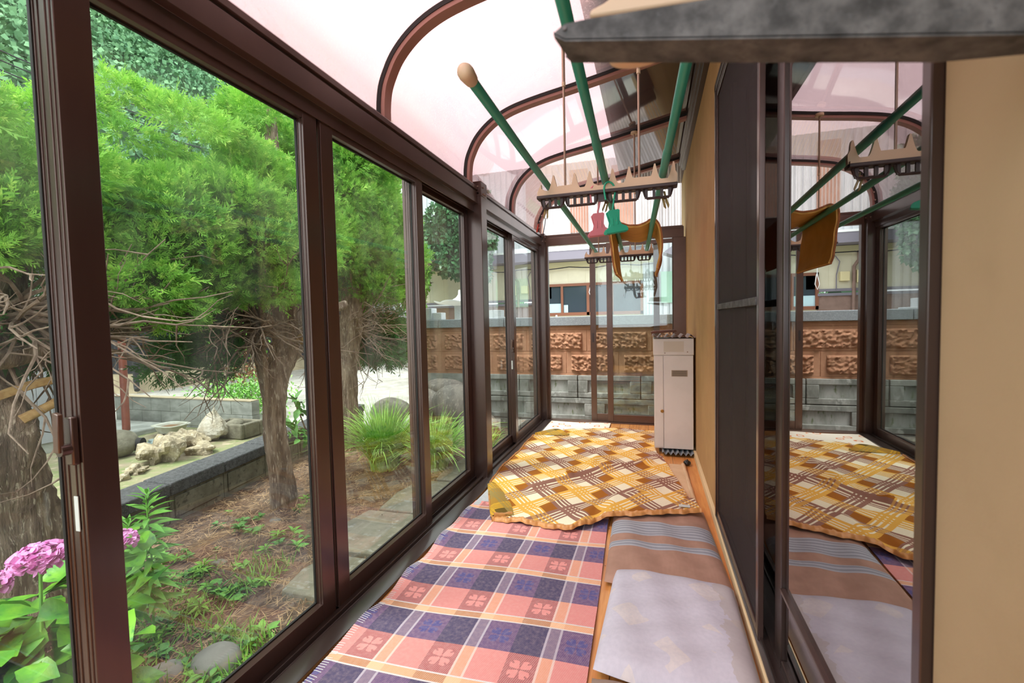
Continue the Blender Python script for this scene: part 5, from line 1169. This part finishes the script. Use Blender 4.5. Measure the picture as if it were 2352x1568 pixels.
# shrub, nandina, hydrangea, weeds
t_ = thing('thin_shrub', 'thin shrub with bare stems and dry brown leaves beyond the neighbour wall', 'shrub', (-8.5, 7.0, -.39))
m_ = M(); rg = np.random.default_rng(71)
for (a, b_) in (((-8.6, 6.95), (-8.75, 7.05)), ((-8.5, 7.0), (-8.3, 7.2)), ((-8.45, 6.95), (-7.95, 7.25)), ((-8.55, 7.0), (-8.45, 7.4))): m_.tube([(a[0], a[1], -.4), ((a[0]+b_[0])/2+.04, a[1], .2), (b_[0], b_[1], .95), (b_[0]*1.0, b_[1]+.05, 1.5)], [.035, .028, .02, .01], 8)
m_.build('stems', MAT['bark'], t_, smooth=60)
pos = rg.normal((-8.35, 7.15, 1.25), (.45, .35, .38), (1500, 3)); leaves('foliage', t_, pos, rg.normal(size=(1500, 3)), rg.uniform(.06, .11, 1500), MAT['leaf_bright'], seed=1)
pos = rg.normal((-7.75, 7.1, .30), (.22, .2, .22), (320, 3)); leaves('dry_leaves', t_, pos, rg.normal(size=(320, 3))+np.array([0, 0, -1]), rg.uniform(.05, .09, 320), MAT['dry_leaf'], seed=2)
t_ = thing('nandina_bush', 'low feathery yellow-green bush at the end of the neighbour wall', 'shrub', (-7.05, 6.35, -.39))
m_ = M(); rg = np.random.default_rng(72); branchwork(m_, (-7.05, 6.35, -.38), 14, 1, 73, .012, 0, 3, (.4, .75), lambda r: np.array([r.normal(0, .8), r.normal(0, .6), 1.0])); m_.build('stems', MAT['twig'], t_, smooth=60)
pos = rg.normal((-7.05, 6.35, -.02), (.42, .3, .16), (2200, 3)); leaves('foliage', t_, pos, rg.normal(size=(2200, 3))+np.array([0, 0, -.3]), rg.uniform(.05, .09, 2200), MAT['leaf_nandina'], .22, seed=3)
t_ = thing('evergreen_sapling', 'small glossy-leaved sapling leaning over the low wall right of the juniper trunk', 'sapling', (-3.95, 4.35, GZ))
m_ = M(); m_.tube([(-3.95, 4.45, -.4), (-3.9, 4.35, .0), (-3.85, 4.2, .25), (-3.8, 4.05, .45)], [.014, .011, .008, .004], 6).tube([(-3.88, 4.3, .05), (-3.8, 4.05, .10), (-3.7, 3.85, .12)], [.008, .005, .003], 5); m_.build('stem', MAT['twig'], t_, smooth=60)
rg = np.random.default_rng(74); b0 = [np.array(q) for q in ((-3.85, 4.2, .25), (-3.8, 4.08, .42), (-3.9, 4.32, .0), (-3.8, 4.05, .10), (-3.72, 3.9, .12), (-3.83, 4.15, .33), (-3.88, 4.28, -.1))]
pos = np.concatenate([b_+rg.normal(0, .03, (7, 3)) for b_ in b0]); leaves('foliage', t_, pos, rg.normal(size=(len(pos), 3))+np.array([.2, 0, .1]), rg.uniform(.08, .15, len(pos)), MAT['leaf_weed'], .26, seed=4)
def hydrangea(loc, label, seed):
    rg = np.random.default_rng(seed); t_ = thing('hydrangea', label, 'hydrangea', loc); L0 = np.array(loc)
    m_ = M(); pos = []; d = []; tips = []
    for k in range(22):
        a = rg.uniform(0, 6.28); r_ = rg.uniform(.05, .30); h_ = rg.uniform(.35, .62)*(1-.25*r_); tip = L0+np.array([math.cos(a)*r_, math.sin(a)*r_*1.05, h_]); base = L0+np.array([math.cos(a), math.sin(a), 0])*r_*.3
        mid = (base+tip)/2+np.array([math.cos(a), math.sin(a), 0])*.04; m_.tube([base, mid, tip], [.008, .006, .004], 6); tips.append(tip)
        for j in range(5):
            q = base*(1-(.35+.16*j))+tip*(.35+.16*j); az = j*1.57+a
            for s_ in (0, math.pi):
                pos.append(q); d.append((math.cos(az+s_), math.sin(az+s_), rg.uniform(-.1, .35)))
    m_.build('stems', MAT['bark_dark'], t_, smooth=60)
    leaves('foliage', t_, pos, d, rg.uniform(.11, .19, len(pos)), MAT['leaf_hydr'], .36, .10, .22, seed)
    return t_
def flowerhead(parent, c_, r_, seed):
    rg = np.random.default_rng(seed); n = 62; V = []; F = []
    u = rg.normal(size=(n, 3)); u[:, 2] = np.abs(u[:, 2])*.8-.15; u /= np.linalg.norm(u, axis=1, keepdims=True)
    pos = np.array(c_)+u*np.array([r_, r_, r_*.62]); P4 = []; D4 = []
    for p_, n_ in zip(pos, u):
        a = np.cross(n_, [0, 0, 1.]); a /= np.linalg.norm(a)+1e-9; b_ = np.cross(n_, a); o_ = rg.uniform(0, 1.5)
        for k in range(4):
            q = o_+k*math.pi/2; P4.append(p_); D4.append(a*math.cos(q)+b_*math.sin(q)+n_*.25)
    leaves('flower_head', parent, P4, D4, np.full(len(P4), r_*.37), MAT['petal'], .48, .05, .1, seed)
hy = hydrangea((-2.42, .96, GZ), 'leafy hydrangea with pink flower heads outside the nearest window', 81)
for i, (c_, r_) in enumerate((((-2.12, 1.03, .425), .074), ((-2.42, .99, .28), .08), ((-2.2, 1.33, .335), .06))):
    flowerhead(hy, c_, r_, 90+i)
    M().tube([(c_[0]-.05, c_[1], -.2), (c_[0], c_[1], c_[2])], .006, 6).build('flower_stalk', MAT['leaf_tall'], hy)
rg = np.random.default_rng(83); pos = rg.uniform((-2.40, .75, -.2), (-1.98, 1.26, .30), (110, 3)); d = rg.normal(size=(110, 3)); d[:, 2] = rg.uniform(-.1, .5, 110)
leaves('foliage', hy, pos, d, rg.uniform(.10, .18, 110), MAT['leaf_hydr'], .38, .10, .22, 84)
rg = np.random.default_rng(86); pos = rg.uniform((-2.34, 1.36, -.10), (-2.20, 1.47, .33), (16, 3)); d = rg.normal(size=(16, 3)); d[:, 1] = np.abs(d[:, 1])*.5; d[:, 2] = rg.uniform(-.1, .6, 16)
leaves('foliage', hy, pos, d, rg.uniform(.09, .14, 16), MAT['leaf_hydr'], .38, .10, .22, 87)
# tall weed
t_ = thing('tall_weed', 'tall leafy weed with narrow drooping leaves right of the latch stile', 'weed', (-2.50, 1.64, GZ))
rg = np.random.default_rng(88)
for (bx_, by_, h_) in ((-2.50, 1.64, .80), (-2.62, 1.62, .64)):
    st = M().tube([(bx_, by_, GZ), (bx_+.01, by_+.01, GZ+h_*.5), (bx_+.02, by_-.01, GZ+h_)], [.007, .005, .003], 6).build('stem', MAT['leaf_tall'], t_)
    n = 95; k = np.linspace(.28, 1.0, n); a = np.arange(n)*2.4; pos = np.stack([bx_+.015*k, by_+.0*k, GZ+h_*k], 1)
    d = np.stack([np.cos(a), np.sin(a), .15+1.5*np.clip(k-.82, 0, 1)*4-.3*(1-k)], 1); leaves('foliage', t_, pos, d, (.155-.10*np.clip(k-.75, 0, 1)*3.0)*rg.uniform(.8, 1.1, n), MAT['leaf_tall'], .11, .05, .25, 89)
# spiky grass clumps
def spiky(loc, label, n, H, seed, spread=.5):
    rg = np.random.default_rng(seed); V = []; F = []
    for k in range(n):
        a = rg.uniform(0, 6.28); r0 = rg.uniform(0, .16); base = np.array([math.cos(a)*r0, math.sin(a)*r0, 0]); L_ = H*rg.uniform(.7, 1.2); lean = rg.uniform(.1, 1.0)*spread; w_ = rg.uniform(.005, .009)
        dx, dy = math.cos(a+rg.normal(0, .4)), math.sin(a+rg.normal(0, .4)); b0 = len(V)
        for j in range(7):
            u = j/6; x = lean*L_*(u**1.6); z = L_*(u-.42*lean*u**2.6*1.3); ww = w_*(1-u**2)+.0006
            c_ = base+np.array([dx*x, dy*x, z]); s_ = np.array([-dy, dx, 0])*ww; V += [c_-s_, c_+s_]
        F += [(b0+2*j, b0+2*j+1, b0+2*j+3, b0+2*j+2) for j in range(6)]
    t_ = thing('spiky_grass', label, 'ornamental grass', loc); o_ = fastmesh('blades', np.array(V)+np.array(loc), F, MAT['grass_blade'], t_, smooth=True); return t_
spiky((-2.92, 4.45, GZ), 'large clump of long arching grass blades beside the second juniper trunk', 700, .80, 101, 1.05)
spiky((-2.35, 4.55, GZ), 'second arching grass clump seen through the narrow pane before the middle post', 560, .70, 102, 1.15)
spiky((-1.98, 5.10, GZ), 'small sparse grass clump in front of the low boulder', 90, .42, 103, .8)
# weeds: low rosettes, individually placed
def rosette(name, label, n, L_, mat, w, seed):
    rg = np.random.default_rng(seed); t_ = thing(name, label, 'weed', (0, 0, 0), group='low weeds on the garden soil')
    a = np.arange(n)*2.4+rg.uniform(0, 1, n); h = rg.uniform(0, .07, n); pos = np.stack([np.cos(a)*.008, np.sin(a)*.008, h], 1)
    d = np.stack([np.cos(a), np.sin(a), rg.uniform(.15, .8, n)], 1); leaves('leaf_rosette', t_, pos, d, rg.uniform(L_*.6, L_, n), MAT[mat], w, .10, .35, seed)
    M().tube([(0, 0, -.01), (0, 0, .07)], .002, 5).build('stem', MAT['leaf_tall'], t_); return t_
LW = 'low broad-leaved weed growing on the bare garden soil'
protos = [rosette('low_weed', LW, 9, .10, 'leaf_weed', .28, 1), rosette('low_weed', LW, 13, .08, 'leaf_weed', .34, 2), rosette('low_weed', LW, 7, .12, 'leaf_tall', .24, 3), rosette('low_weed', LW, 16, .09, 'grass_low', .16, 4)]
rg = np.random.default_rng(5); spots = [(-3.4, 2.76), (-3.14, 2.31), (-2.65, 2.33), (-2.34, 2.2), (-2.42, 2.0), (-2.54, 1.77), (-2.23, 1.78), (-2.76, 2.74), (-3.57, 3.0), (-2.52, 2.66), (-2.0, 1.85)]
while len(spots) < 175:
    q = (rg.uniform(-3.45, -1.62), rg.uniform(.9, 3.5))
    if q[0] > -2.34 and q[1] > 1.85: continue
    if q[1] > 2.3 and rg.random() < .65: continue
    spots.append(q)
for i, (x, y) in enumerate(spots):
    k = i if i < 4 else int(rg.integers(0, 4))
    kind_ = ('small nine-leaved green weed', 'dense round-leaved green weed', 'bright long-leaved weed', 'narrow-leaved yellow-green weed')[k]
    zone = 'against the foot of the middle juniper trunk' if math.hypot(x+3.19, y-3.26) < .55 else 'beside the round grey stone' if math.hypot(x+2.02, y-1.6) < .35 else 'close to the low wall' if x < -3.05 else 'on the soil just beyond the tall weed' if math.hypot(x+2.5, y-1.9) < .42 else 'at the edge of the stone slabs' if x > -2.75 and y > 2.0 else 'near the foot of the sunroom window' if x > -2.15 else 'on the open soil between low wall and windows'
    if i < 4: o_ = protos[i]; o_.location = (x, y, GZ+.005); o_.rotation_euler.z = i; o_.scale = (.7,)*3
    else: o_ = copy_tree(protos[k], (x, y, GZ+.005+.018*nz(x, y, 1.3)), rg.uniform(0, 6.28), float(rg.uniform(.35, .85)))
    o_['label'] = kind_+' '+zone
# low grass at the bottom of the biggest window, needles and litter
rg = np.random.default_rng(6); n = 9000; x = rg.uniform(-2.9, -1.50, n); y = rg.uniform(.8, 2.5, n); keep = rg.random(n) < np.clip(1.35-(y-1.2)*.55-np.abs(x+1.9)*.6, .03, 1)*(np.sin(x*7+y*5)*.3+.7); keep &= ~((x > -2.34) & (y > 1.85)); x, y = x[keep], y[keep]; n = len(x)
tv = np.array([(-.035, 0, 0), (.035, 0, 0), (.03, .5, .03), (-.03, .5, .03), (0, 1, -.06)]); tf = np.array([(0, 1, 2), (0, 2, 3), (3, 2, 4)])
d = rg.normal(size=(n, 3))*.6; d[:, 2] = rg.uniform(.3, 1.2, n); V, F = scatter(tv, tf, np.stack([x, y, np.full(n, GZ)], 1), d, rg.uniform(-.5, .5, n), rg.uniform(.05, .13, n))
tag(fastmesh('low_grass', V, F, MAT['grass_low'], None, (-2.2, 1.5, GZ)), 'thin yellow-green grass over the soil at the foot of the windows', 'grass', kind='stuff')
n = 15000; y = rg.uniform(.8, 5.2, n); x = rg.uniform(-3.70, -1.85, n)-.17*(y-2.4)*.9; d = rg.normal(size=(n, 3)); d[:, 2] *= .12
V, F = scatter(np.array([(-.03, 0, 0), (.03, 0, 0), (.02, 1, 0), (-.02, 1, 0)]), np.array([(0, 1, 2), (0, 2, 3)]), np.stack([x, y, GZ+.022+rg.uniform(0, .012, n)+.018*(np.sin(x*2.21+y*1.17)*.5+np.sin(y*2.99-x*1.43+1.3)*.3)], 1), d, rg.uniform(-.4, .4, n), rg.uniform(.025, .10, n))
tag(fastmesh('needle_litter', V, F, MAT['litter'], None, (-2.8, 3, GZ)), 'dry needles and leaf litter scattered over the soil', 'litter', kind='stuff')
stones = [((-2.02, 1.60, -.375), (.12, .10, .085), 'smooth light grey round stone at the bottom of the biggest window'), ((-2.22, 1.50, -.39), (.10, .08, .04), 'flat brownish stone left of the round grey stone'), ((-3.05, 3.0, -.39), (.05, .04, .02), 'small pale pebble by the juniper trunk'), ((-2.9, 2.35, -.395), (.07, .05, .02), 'flat reddish brown stone among the weeds')]
for i, (c_, r_, lb) in enumerate(stones): tag(M().blob(c_, r_, 12, .08, 110+i).build('garden_stone', MAT['stone_round'], smooth=80), lb, 'stone', 'stones on the garden soil')
# =============================================================== hillside and power lines
def hz(x, y): return max(0, (-x-17)*1.02)*(1 if y < 62 else max(.2, 1-(y-62)/50))+2.2*math.sin(x*.23+y*.11)+1.6*math.sin(y*.29-x*.13)+.9*math.sin(x*.7)*math.sin(y*.6)-1.5
xs = np.linspace(-75, -19, 70); ys = np.linspace(-25, 95, 120)
P = np.array([[(x, y, hz(x, y)) for x in xs] for y in ys]); hl = thing('hillside', 'steep wooded hillside rising behind the village', 'hill', (-40, 30, 0), kind='structure')
M().grid(P).build('slope', MAT['hill_base'], hl, smooth=80)
rg = np.random.default_rng(9); nc = 2700; cx = rg.uniform(-72, -21, nc); cy = rg.uniform(-22, 92, nc); VV = []; FF = []; base = 0
tv, tf = KITE
for i in range(nc):
    r_ = rg.uniform(1.0, 2.2); k = 110; u = rg.normal(size=(k, 3)); u[:, 2] = np.abs(u[:, 2]); u /= np.linalg.norm(u, axis=1, keepdims=True)
    z = hz(cx[i], cy[i]); lump = 1+.3*np.sin(u[:, 0]*5+i)*np.sin(u[:, 1]*6); pos = np.array([cx[i], cy[i], z-.1])+u*r_*lump[:, None]*np.array([1, 1, 1.15]); d = u*.6+rg.normal(0, .7, (k, 3))
    V, F = scatter(tv, tf, pos, d, rg.uniform(0, 6, k), rg.uniform(.22, .45, k)); VV.append(V); FF.append(F+base); base += len(V)
o_ = fastmesh('forest_canopy', np.concatenate(VV), np.concatenate(FF), MAT['hill_leaf_haze'], hl); o_['kind'] = 'stuff'
for i in range(4):
    pts = [(-16, 2+1.2*k, 7.7+.25*i+.02*(k-6)**2) for k in range(14)]
    tag(M().tube(pts, .018, 5).build('power_line', MAT['wire_black']), ['lowest', 'second lowest', 'second highest', 'highest'][i]+' of the black overhead power lines crossing before the hillside', 'power line', 'parallel power lines before the hillside')
